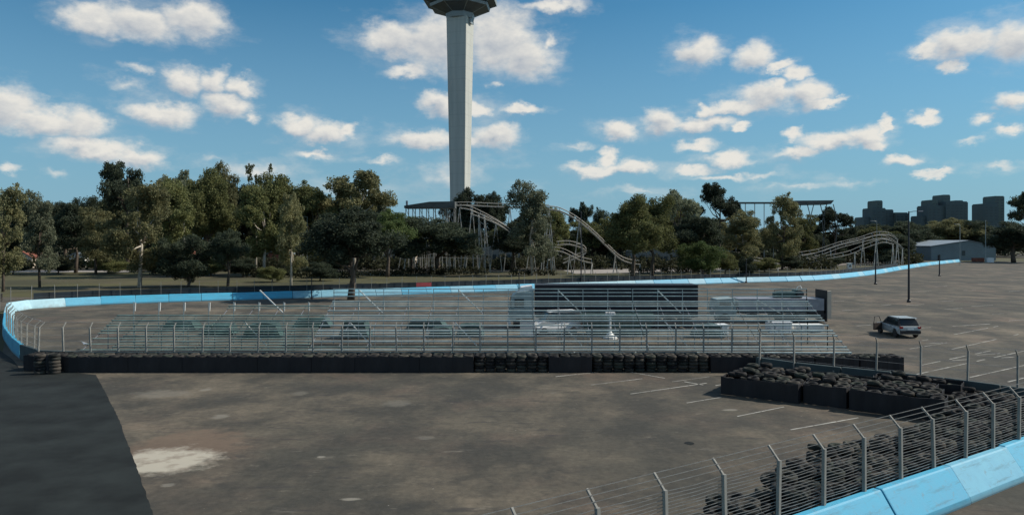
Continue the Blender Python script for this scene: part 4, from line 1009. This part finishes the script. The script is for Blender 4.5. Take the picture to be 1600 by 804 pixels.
def block(label, parts, d, group='grey-green tower blocks on the skyline'):
    p0 = P(parts[0][0], d); t = thing('tower_block', label, 'tower block', (p0[0], d, 0), 0, group)
    for (a, b_, top, off, mat) in parts:
        x0 = P(a, d)[0]-p0[0]; x1 = P(b_, d)[0]-p0[0]; z = H+(HY-top)/F*d
        mb = MB(); mb.box(((x0+x1)/2, 12+off, z/2), (x1-x0, 24, z)); w_ = mb.build('wing', mat, t)
        k = 0; zz = z-4; mb = MB(); W = x1-x0; nb = max(2, int(W/4.5))
        while zz > 24:
            for i in range(nb):
                if random.random() < .1: continue
                mb.box((x0+W*(i+.5)/nb, off-.05, zz), (W/nb*.55, .3, 1.5))
            zz -= 3.4
        if mb.v:
            o = mb.build('window', 'winband', t); o['kind'] = 'stuff'
        mb = MB(); mb.box(((x0+x1)/2, 12+off, z+.5), (W*.96, 22, 1.0)); mb.build('parapet', mat, t)
    return t
block('stepped grey-green tower block left of the tall lamp post, behind the dark trees', [(1362, 1384, 326, 0, 'bldg'), (1372, 1381, 314, 3, 'bldg2'), (1384, 1400, 328, 6, 'bldg'), (1400, 1419, 333, 0, 'bldg'), (1352, 1362, 340, 4, 'bldg')], 900)
block('widest grey-green tower block with two roof turrets, right of the tall lamp post', [(1450, 1476, 322, 0, 'bldg'), (1459, 1468, 313, 3, 'bldg2'), (1476, 1510, 316, -3, 'bldg'), (1478, 1488, 305, 4, 'bldg2'), (1443, 1451, 338, 4, 'bldg'), (1496, 1507, 314, 2, 'bldg')], 860)
block('narrow tower block with a tall pale shaft, rightmost on the skyline', [(1538, 1560, 319, 0, 'bldg'), (1558, 1572, 307, 3, 'bldg2')], 880)

# ------------------------------------------------------------------ trees
def leaf_cloud(clusters, per, size, rs, flat=1.0):
    """clusters: (x,y,z,r); leaf-size faces scattered through each ball, thicker near its skin"""
    V_ = []; F_ = []; n = 0
    for (cx, cy, cz, r) in clusters:
        k = int(per*r*r); u = rs.normal(size=(k, 3)); u /= np.linalg.norm(u, axis=1)[:, None]
        rr = r*(rs.random(k)**0.45)*rs.uniform(.75, 1.12, k); c = u*rr[:, None]; c[:, 2] *= flat; c += (cx, cy, cz)
        a = rs.normal(size=(k, 3)); a /= np.linalg.norm(a, axis=1)[:, None]
        w = rs.normal(size=(k, 3)); b_ = np.cross(a, w); b_ /= np.linalg.norm(b_, axis=1)[:, None]
        s = size*rs.uniform(.6, 1.3, (k, 1)); a = a*s; b_ = b_*s*.6
        q = np.stack([c-a, c-b_, c+a, c+b_], 1).reshape(-1, 3)
        V_.append(q); F_.append(np.arange(4*k).reshape(-1, 4)+n); n += 4*k
    return np.concatenate(V_), np.concatenate(F_)
def leaf_mesh(name, V_, F_, mat):
    me = bpy.data.meshes.new(name); me.vertices.add(len(V_)); me.vertices.foreach_set('co', V_.astype(np.float32).ravel())
    me.loops.add(F_.size); me.loops.foreach_set('vertex_index', F_.astype(np.int32).ravel())
    me.polygons.add(len(F_)); me.polygons.foreach_set('loop_start', np.arange(0, F_.size, 4, dtype=np.int32)); me.polygons.foreach_set('loop_total', np.full(len(F_), 4, np.int32))
    me.materials.append(MT[mat]); me.update(calc_edges=True); return me
def variant(style, seed, mat, bark):
    """unit tree: 10 m tall, about 8 m wide"""
    rs = np.random.default_rng(seed); cl = []; limbs = []
    if style == 'euc':                      # tall, open, lobes stepped up the stem
        n = 19; lo = 2.3
        for i in range(n):
            z = lo+(9.3-lo)*(i/(n-1))**.9; sp = 3.3*math.sin(math.pi*min(1, (z-1.2)/9.6))**.7; a = rs.random()*6.28; rad = sp*rs.uniform(.25, 1)
            cl.append((rad*math.cos(a), rad*math.sin(a), z+rs.uniform(-.3, .3), rs.uniform(.95, 1.6)))
        tb = .24
    elif style == 'broad':                  # wide dense dome
        n = 20
        for i in range(n):
            a = rs.random()*6.28; el = rs.uniform(-.25, 1)*1.45; r0 = rs.uniform(.55, 1.0)
            cl.append((3.3*r0*math.cos(a)*math.cos(el), 3.3*r0*math.sin(a)*math.cos(el), 4.7+4.1*r0*math.sin(el), rs.uniform(1.1, 1.8)))
        cl.append((0, 0, 5.6, 2.2)); tb = .32
    elif style == 'umbrella':               # flat-topped pine, separate plates of foliage
        n = 15
        for i in range(n):
            a = rs.random()*6.28; rad = 3.4*math.sqrt(rs.random()); z = 8.9-rad*rad*.14-rs.uniform(0, 2.2)
            cl.append((rad*math.cos(a), rad*math.sin(a), z, rs.uniform(.8, 1.3)))
        tb = .24
    elif style == 'bush':
        for i in range(14):
            a = rs.random()*6.28; rad = 3.0*math.sqrt(rs.random()); z = rs.uniform(2.0, 8.6-rad*1.0)
            cl.append((rad*math.cos(a), rad*math.sin(a), z, rs.uniform(1.3, 2.0)))
        tb = .25
    else:                                   # sparse, half bare
        for i in range(10):
            a = rs.random()*6.28; z = rs.uniform(4.5, 9.6); rad = rs.uniform(.4, 2.6)
            cl.append((rad*math.cos(a), rad*math.sin(a), z, rs.uniform(.45, .85)))
        tb = .2
    sub = []                                 # small offshoots roughen the outline
    for (x, y, z, r) in cl:
        for _ in range(5):
            u = rs.normal(size=3); u /= np.linalg.norm(u); sub.append((x+u[0]*r*.95, y+u[1]*r*.95, z+u[2]*r*.75, r*rs.uniform(.28, .5)))
    V_, F_ = leaf_cloud(cl, {'euc': 400, 'broad': 390, 'umbrella': 520, 'bush': 380, 'sparse': 380}[style], .115, rs, .72)
    V2, F2 = leaf_cloud(sub, 620, .105, rs, .8)
    V_, F_ = np.concatenate([V_, V2]), np.concatenate([F_, F2+len(V_)])
    ztop = np.percentile(V_[:, 2], 99.5); V_[:, 2] *= 9.9/ztop
    crown = leaf_mesh('crown', V_, F_, mat)
    mb = MB(); bend = rs.uniform(-.3, .3, 2); fork = {'bush': 1.2, 'broad': 2.6}.get(style, 4.0); top = {'bush': 5, 'broad': 6.5}.get(style, 8.6)
    stem = [Vector((0, 0, -.3)), Vector((bend[0]*.4, bend[1]*.4, fork*.5)), Vector((bend[0], bend[1], fork)), Vector((bend[0]*.4, -bend[1], (fork+top)/2)), Vector((0, 0, top))]
    mb.tube(stem, tb, 7, tb*.25)
    order = sorted(cl, key=lambda c: c[2])
    for c in order[::2][:9]:
        s = stem[2].lerp(stem[4], rs.uniform(0, .65)) if c[2] > fork+1 else stem[2]; e = Vector(c[:3]); m_ = s.lerp(e, .5)+Vector((0, 0, -.35))
        mb.tube([s, m_, e], tb*.42, 5, tb*.1)
    trunk = mb.mesh('trunk', bark, smooth=True)
    return crown, trunk
VAR = {}
for st in ('euc', 'broad', 'umbrella', 'bush', 'sparse'):
    for i in range(3 if st in ('euc', 'broad') else 2):
        VAR[(st, i)] = variant(st, 11*i+len(st)*3+i, 'euc', 'bark')
cache = {}
def tree(label, px, base, top, w, style, v=0, leaf='euc', bark='bark', name='tree', group=None, d=None, cat='tree'):
    d = d or F*H/(base-HY); x = (px-800)/F*d; h = H+(HY-top)/F*d
    key = (style, v, leaf, bark)
    if key not in cache:
        cr, tk = VAR[(style, v)]; cr = cr.copy(); cr.materials.clear(); cr.materials.append(MT[leaf]); tk = tk.copy(); tk.materials.clear(); tk.materials.append(MT[bark]); cache[key] = (cr, tk)
    cr, tk = cache[key]
    t = thing(name, label, cat, (x, d, -.06), random.uniform(0, 6.28), group); ww = w/F*d/7.4
    t.scale = (ww, ww, h/10.25)
    inst('trunk', tk, t); inst('crown', cr, t)
    return t
GL = 'trees beyond the far barrier'
T = [
 ('tall olive tree at the left edge with its dark trunk on the lawn', 5, 455, 286, 74, 'euc', 0, 'euc', 'bark'),
 ('grey-green airy tree second from the left edge, standing on the lawn', 62, 448, 296, 68, 'euc', 1, 'greyleaf', 'bark'),
 ('dark tree behind the lawn between the second tree and the pine-topped one', 118, 426, 306, 74, 'broad', 1, 'dark', 'bark'),
 ('olive tree before the shed at the left, lower than its neighbours', 150, 428, 322, 70, 'euc', 2, 'euc', 'bark'),
 ('lumpy dark pine sticking highest out of the left treeline', 200, 422, 250, 92, 'umbrella', 0, 'dark', 'bark'),
 ('tall tree with a bare pale trunk and side branch, standing on the left lawn', 218, 448, 282, 108, 'euc', 0, 'euc', 'palebark'),
 ('bushy brown-olive tree right of the bare pale trunk', 262, 432, 276, 94, 'euc', 2, 'autumn', 'bark'),
 ('light green-topped tree left of the twin high crowns', 290, 420, 262, 72, 'umbrella', 1, 'greyleaf', 'palebark'),
 ('high dome of brownish leaves at the crest of the left treeline', 322, 428, 262, 88, 'broad', 0, 'autumn', 'bark'),
 ('high-topped tree with a squared crown at the crest of the left treeline', 352, 424, 252, 62, 'euc', 1, 'euc', 'bark'),
 ('nearly bare tree whose twigs poke above the left treeline', 400, 422, 250, 66, 'sparse', 0, 'autumn', 'palebark'),
 ('low dark bushy tree hanging over the far barrier fence at the left', 294, 447, 366, 84, 'bush', 0, 'dark', 'bark'),
 ('small slim-trunked tree on the lawn right of the low dark bush tree', 356, 446, 358, 60, 'broad', 2, 'dark', 'bark'),
 ('brown-olive tree in the left treeline with a pale stem', 412, 430, 280, 84, 'euc', 2, 'autumn', 'palebark'),
 ('broad brown tree in the treeline above the red kiosk', 446, 428, 272, 92, 'broad', 1, 'autumn', 'bark'),
 ('grey-trunked tree left of the lone dark tree, leaves half through', 455, 446, 300, 62, 'euc', 1, 'euc', 'palebark'),
 ('brown-olive tree behind the twin-headed street lamp', 494, 428, 284, 84, 'euc', 0, 'autumn', 'bark'),
 ('tall flat-topped pine with pale limbs standing above the lone dark tree', 552, 428, 264, 118, 'umbrella', 0, 'euc', 'palebark'),
 ('pale grey-green tree behind the right shoulder of the flat-topped pine', 585, 420, 296, 62, 'euc', 2, 'greyleaf', 'palebark'),
 ('round green tree right of the lone dark tree', 605, 432, 328, 84, 'broad', 2, 'green', 'bark'),
 ('small green tree between the lone dark tree and the round dark tree', 643, 426, 338, 64, 'broad', 0, 'green', 'bark'),
 ('wide dark round tree in front of the coaster station legs', 686, 428, 338, 132, 'broad', 1, 'dark', 'bark'),
 ('dark crown in front of the tower foot', 722, 409, 293, 60, 'broad', 0, 'dark', 'bark'),
 ('dark brownish crown just right of the tower foot', 766, 409, 300, 66, 'broad', 2, 'dark', 'bark'),
 ('grey-green feathery tree between the two pale coaster tracks, tall', 832, 430, 280, 92, 'euc', 1, 'greyleaf', 'palebark'),
 ('dark tree under the drop of the coaster, right of the lattice tower', 800, 424, 340, 78, 'broad', 0, 'dark', 'bark'),
 ('brown-olive tree left of the pale twin-rail slope', 862, 421, 322, 60, 'euc', 2, 'autumn', 'palebark'),
 ('dark crown poking up behind the black post', 910, 408, 314, 40, 'umbrella', 1, 'dark', 'bark'),
 ('big olive-brown tree where the twin-rail slope ends', 988, 436, 304, 92, 'broad', 0, 'autumn', 'bark'),
 ('olive-brown tree right of the one where the slope ends', 1018, 430, 306, 84, 'broad', 1, 'autumn', 'bark'),
 ('dark small tree between the twin-rail slope and the big olive-brown tree', 944, 412, 324, 44, 'euc', 0, 'dark', 'bark'),
 ('grey-green tall tree behind the two olive-brown ones', 1062, 416, 294, 72, 'umbrella', 1, 'greyleaf', 'bark'),
 ('dark flat-crowned tree, highest of the right-hand treeline', 1124, 414, 283, 76, 'umbrella', 0, 'dark', 'bark'),
 ('dense dark tree behind the green bush', 1085, 426, 336, 88, 'broad', 2, 'dark', 'bark'),
 ('bright green bush with arching sides beyond the far barrier', 1096, 431, 376, 66, 'bush', 0, 'green', 'bark'),
 ('brownish low bush right of the green bush', 1133, 428, 392, 40, 'bush', 1, 'autumn', 'bark'),
 ('olive tree left of the dark slim one, under the long coaster deck', 1162, 424, 326, 80, 'euc', 1, 'euc', 'palebark'),
 ('tall round-topped tree cutting across the long coaster deck', 1222, 421, 302, 64, 'euc', 0, 'euc', 'bark'),
 ('low slim shrub at the far barrier by the short dark post', 1168, 440, 400, 30, 'bush', 1, 'dark', 'bark'),
 ('brown-green tree under the deck legs', 1256, 415, 334, 60, 'euc', 2, 'autumn', 'bark'),
 ('dark twin-topped tree right of the deck legs', 1304, 411, 321, 62, 'umbrella', 1, 'dark', 'bark'),
 ('dark bushy tree at the foot of the coaster hill', 1345, 408, 350, 90, 'broad', 1, 'dark', 'bark'),
 ('dark tree behind the tall lamp post', 1415, 403, 345, 90, 'broad', 0, 'dark', 'bark'),
 ('olive tree before the widest tower block', 1482, 402, 341, 84, 'broad', 2, 'euc', 'bark'),
 ('dark round tree over the warehouse roof', 1522, 402, 344, 70, 'broad', 1, 'dark', 'bark'),
 ('broad dark tree at the right edge with its trunk on the lot edge', 1584, 410, 345, 92, 'broad', 0, 'dark', 'bark'),
 ('tall dark pine cut by the right edge of the photo', 1606, 408, 296, 70, 'umbrella', 0, 'dark', 'bark'),
]
for a in T: tree(*a, group=GL)
tree('lone dark umbrella-shaped tree standing inside the far barrier, its trunk before the blue', 548, 459, 324, 152, 'broad', 2, 'dark', 'bark', d=99)
# mid-depth trees that fill between the named ones
tops = [(-60, 300), (0, 300), (60, 306), (140, 318), (180, 285), (240, 275), (300, 272), (370, 268), (440, 282), (500, 290), (560, 310), (600, 330), (640, 345), (700, 345), (780, 335), (830, 322), (880, 340), (930, 335), (980, 322), (1050, 312), (1100, 320), (1150, 335), (1200, 335), (1260, 335), (1320, 345), (1400, 350), (1500, 350), (1560, 350), (1660, 345)]
LM = [(0, 'left-edge olive tree'), (62, 'grey-green airy tree'), (118, 'dark tree behind the lawn'), (200, 'lumpy dark pine'), (240, 'bare pale trunk'), (290, 'light green-topped tree'), (322, 'brownish high dome'), (356, 'squared high crown'), (400, 'nearly bare tree'), (446, 'red kiosk'),
      (494, 'twin-headed street lamp'), (552, 'flat-topped pine'), (605, 'round green tree'), (660, 'coaster station roof'), (722, 'tower foot'), (765, 'lattice tower of the coaster'), (832, 'feathery grey-green tree'), (880, 'top of the twin-rail slope'), (914, 'black post'), (972, 'big olive-brown tree'),
      (1018, 'second olive-brown tree'), (1062, 'tall grey-green tree'), (1124, 'highest flat-crowned tree'), (1165, 'left part of the long deck'), (1222, 'round-topped tree at the deck'), (1280, 'crossed deck legs'), (1345, 'rise of the coaster hill'), (1385, 'crest of the coaster hill'), (1420, 'tall lamp post'), (1482, 'widest tower block'), (1540, 'warehouse gable'), (1600, 'right-edge pine')]
seen = {}
def rank_label(px):
    q, nm = min(LM, key=lambda l: abs(l[0]-px)); rel_ = 'just left of' if px < q-6 else ('just right of' if px > q+6 else 'right behind')
    k_ = (rel_, nm); seen[k_] = seen.get(k_, 0)+1
    return 'second-rank tree '+('farther ' if seen[k_] > 1 and rel_ != 'right behind' else '')+rel_+' the '+nm
for i in range(46):
    px = -40+i*36+random.uniform(-8, 8); tp = np.interp(px, [a[0] for a in tops], [a[1] for a in tops])+random.uniform(4, 26)
    dd = random.uniform(232, 268) if px < 1430 else random.uniform(345, 370)
    st = random.choice(['broad', 'euc', 'broad']); tree(rank_label(px), px, 0, tp, random.uniform(64, 88), st, random.randrange(3), random.choice(['autumn', 'dark', 'euc', 'dark']), 'bark', group='second rank of the treeline', d=dd)
# far wood as one mass, and hedges
rs = np.random.default_rng(5); cl = []
for i in range(240):
    px = rs.uniform(-260, 1860); d = rs.uniform(275, 340) if px < 1420 else rs.uniform(372, 400); tp = np.interp(px, [a[0] for a in tops], [a[1]+22 for a in tops]); tp = max(tp, 347 if px > 1320 else 0)
    z = H+(HY-tp)/F*d; r = rs.uniform(3, 5); x = (px-800)/F*d
    for zz in np.arange(1.5, z-r*.6, 4.0): cl.append((x+rs.uniform(-2, 2), d+rs.uniform(-3, 3), zz, r))
    cl.append((x, d, z-r*.8, r))
V_, F_ = leaf_cloud(cl, 3.2, 1.0, rs, .8)
o = bpy.data.objects.new('far_wood', leaf_mesh('far_wood', V_, F_, 'dark')); link(o); tag(o, 'distant dark wood closing the view behind all the trees', 'wood', kind='stuff')
cl = []
for (a, b_, d, h) in [(620, 760, 172, 1.9), (800, 870, 168, 1.6), (985, 1110, 176, 1.7), (560, 640, 165, 1.5), (385, 470, 160, 2.4), (470, 560, 156, 2.0), (240, 335, 172, 1.8)]:
    for px in np.arange(a, b_, 5): cl.append(((px-800)/F*d+rs.uniform(-.5, .5), d+rs.uniform(-.6, .6), h*.45, h*.62))
V_, F_ = leaf_cloud(cl, 60, .22, rs, .9)
o = bpy.data.objects.new('low_hedge', leaf_mesh('low_hedge', V_, F_, 'hedge')); link(o); tag(o, 'low dark clipped hedge along the grass beyond the far barrier', 'hedge', kind='stuff')
cl = []
for i in range(560):
    px = rs.uniform(-80, 1440); d = rs.uniform(200, 228) if px < 1300 else rs.uniform(240, 262); r = rs.uniform(1.2, 2.9); cl.append(((px-800)/F*d, d, r*.6, r))
V_, F_ = leaf_cloud(cl, 16, .45, rs, .9)
o = bpy.data.objects.new('undergrowth', leaf_mesh('undergrowth', V_, F_, 'hedge')); link(o); tag(o, 'dark undergrowth between the trunks along the back of the lawn', 'undergrowth', kind='stuff')
# shrubs between trees and lawn
k = 0
SH = [(20, 428, 404, 40, 'dark'), (90, 427, 405, 46, 'dark'), (170, 427, 402, 50, 'autumn'), (240, 429, 400, 44, 'dark'), (330, 430, 404, 40, 'autumn'), (380, 432, 402, 50, 'dark'), (425, 440, 415, 40, 'autumn'), (500, 438, 408, 50, 'dark'), (1195, 424, 402, 44, 'autumn'), (1235, 421, 400, 40, 'dark'), (1290, 418, 396, 44, 'dark'), (1390, 414, 388, 46, 'dark')]
sl = ['at the far left under the edge tree', 'under the grey-green airy tree', 'left of the bare pale trunk', 'right of the bare pale trunk', 'between the low dark bush tree and the slim tree', 'right of the slim-trunked lawn tree', 'below the red kiosk', 'left of the lone dark tree', 'under the round-topped tree', 'left of the coaster hill', 'beneath the rise of the coaster hill', 'beneath the coaster crest']
for (px, b0, tp, w, lf), s in zip(SH, sl): tree('shrub '+s+(', brownish' if lf == 'autumn' else ', dark'), px, b0, tp, w, 'bush', k % 2, lf, 'bark', name='shrub', group='shrubs under the treeline', cat='shrub'); k += 1
# the red cloth hung on the far barrier fence
t = thing('banner', 'faded red cloth hung on the fence of the far barrier right of the lone tree', 'banner', (-13.2, 110.2, 1.0), R(27))
mb = MB(); mb.box((0, 0, .35), (2.4, .04, .6)); mb.build('cloth', 'pink', t)
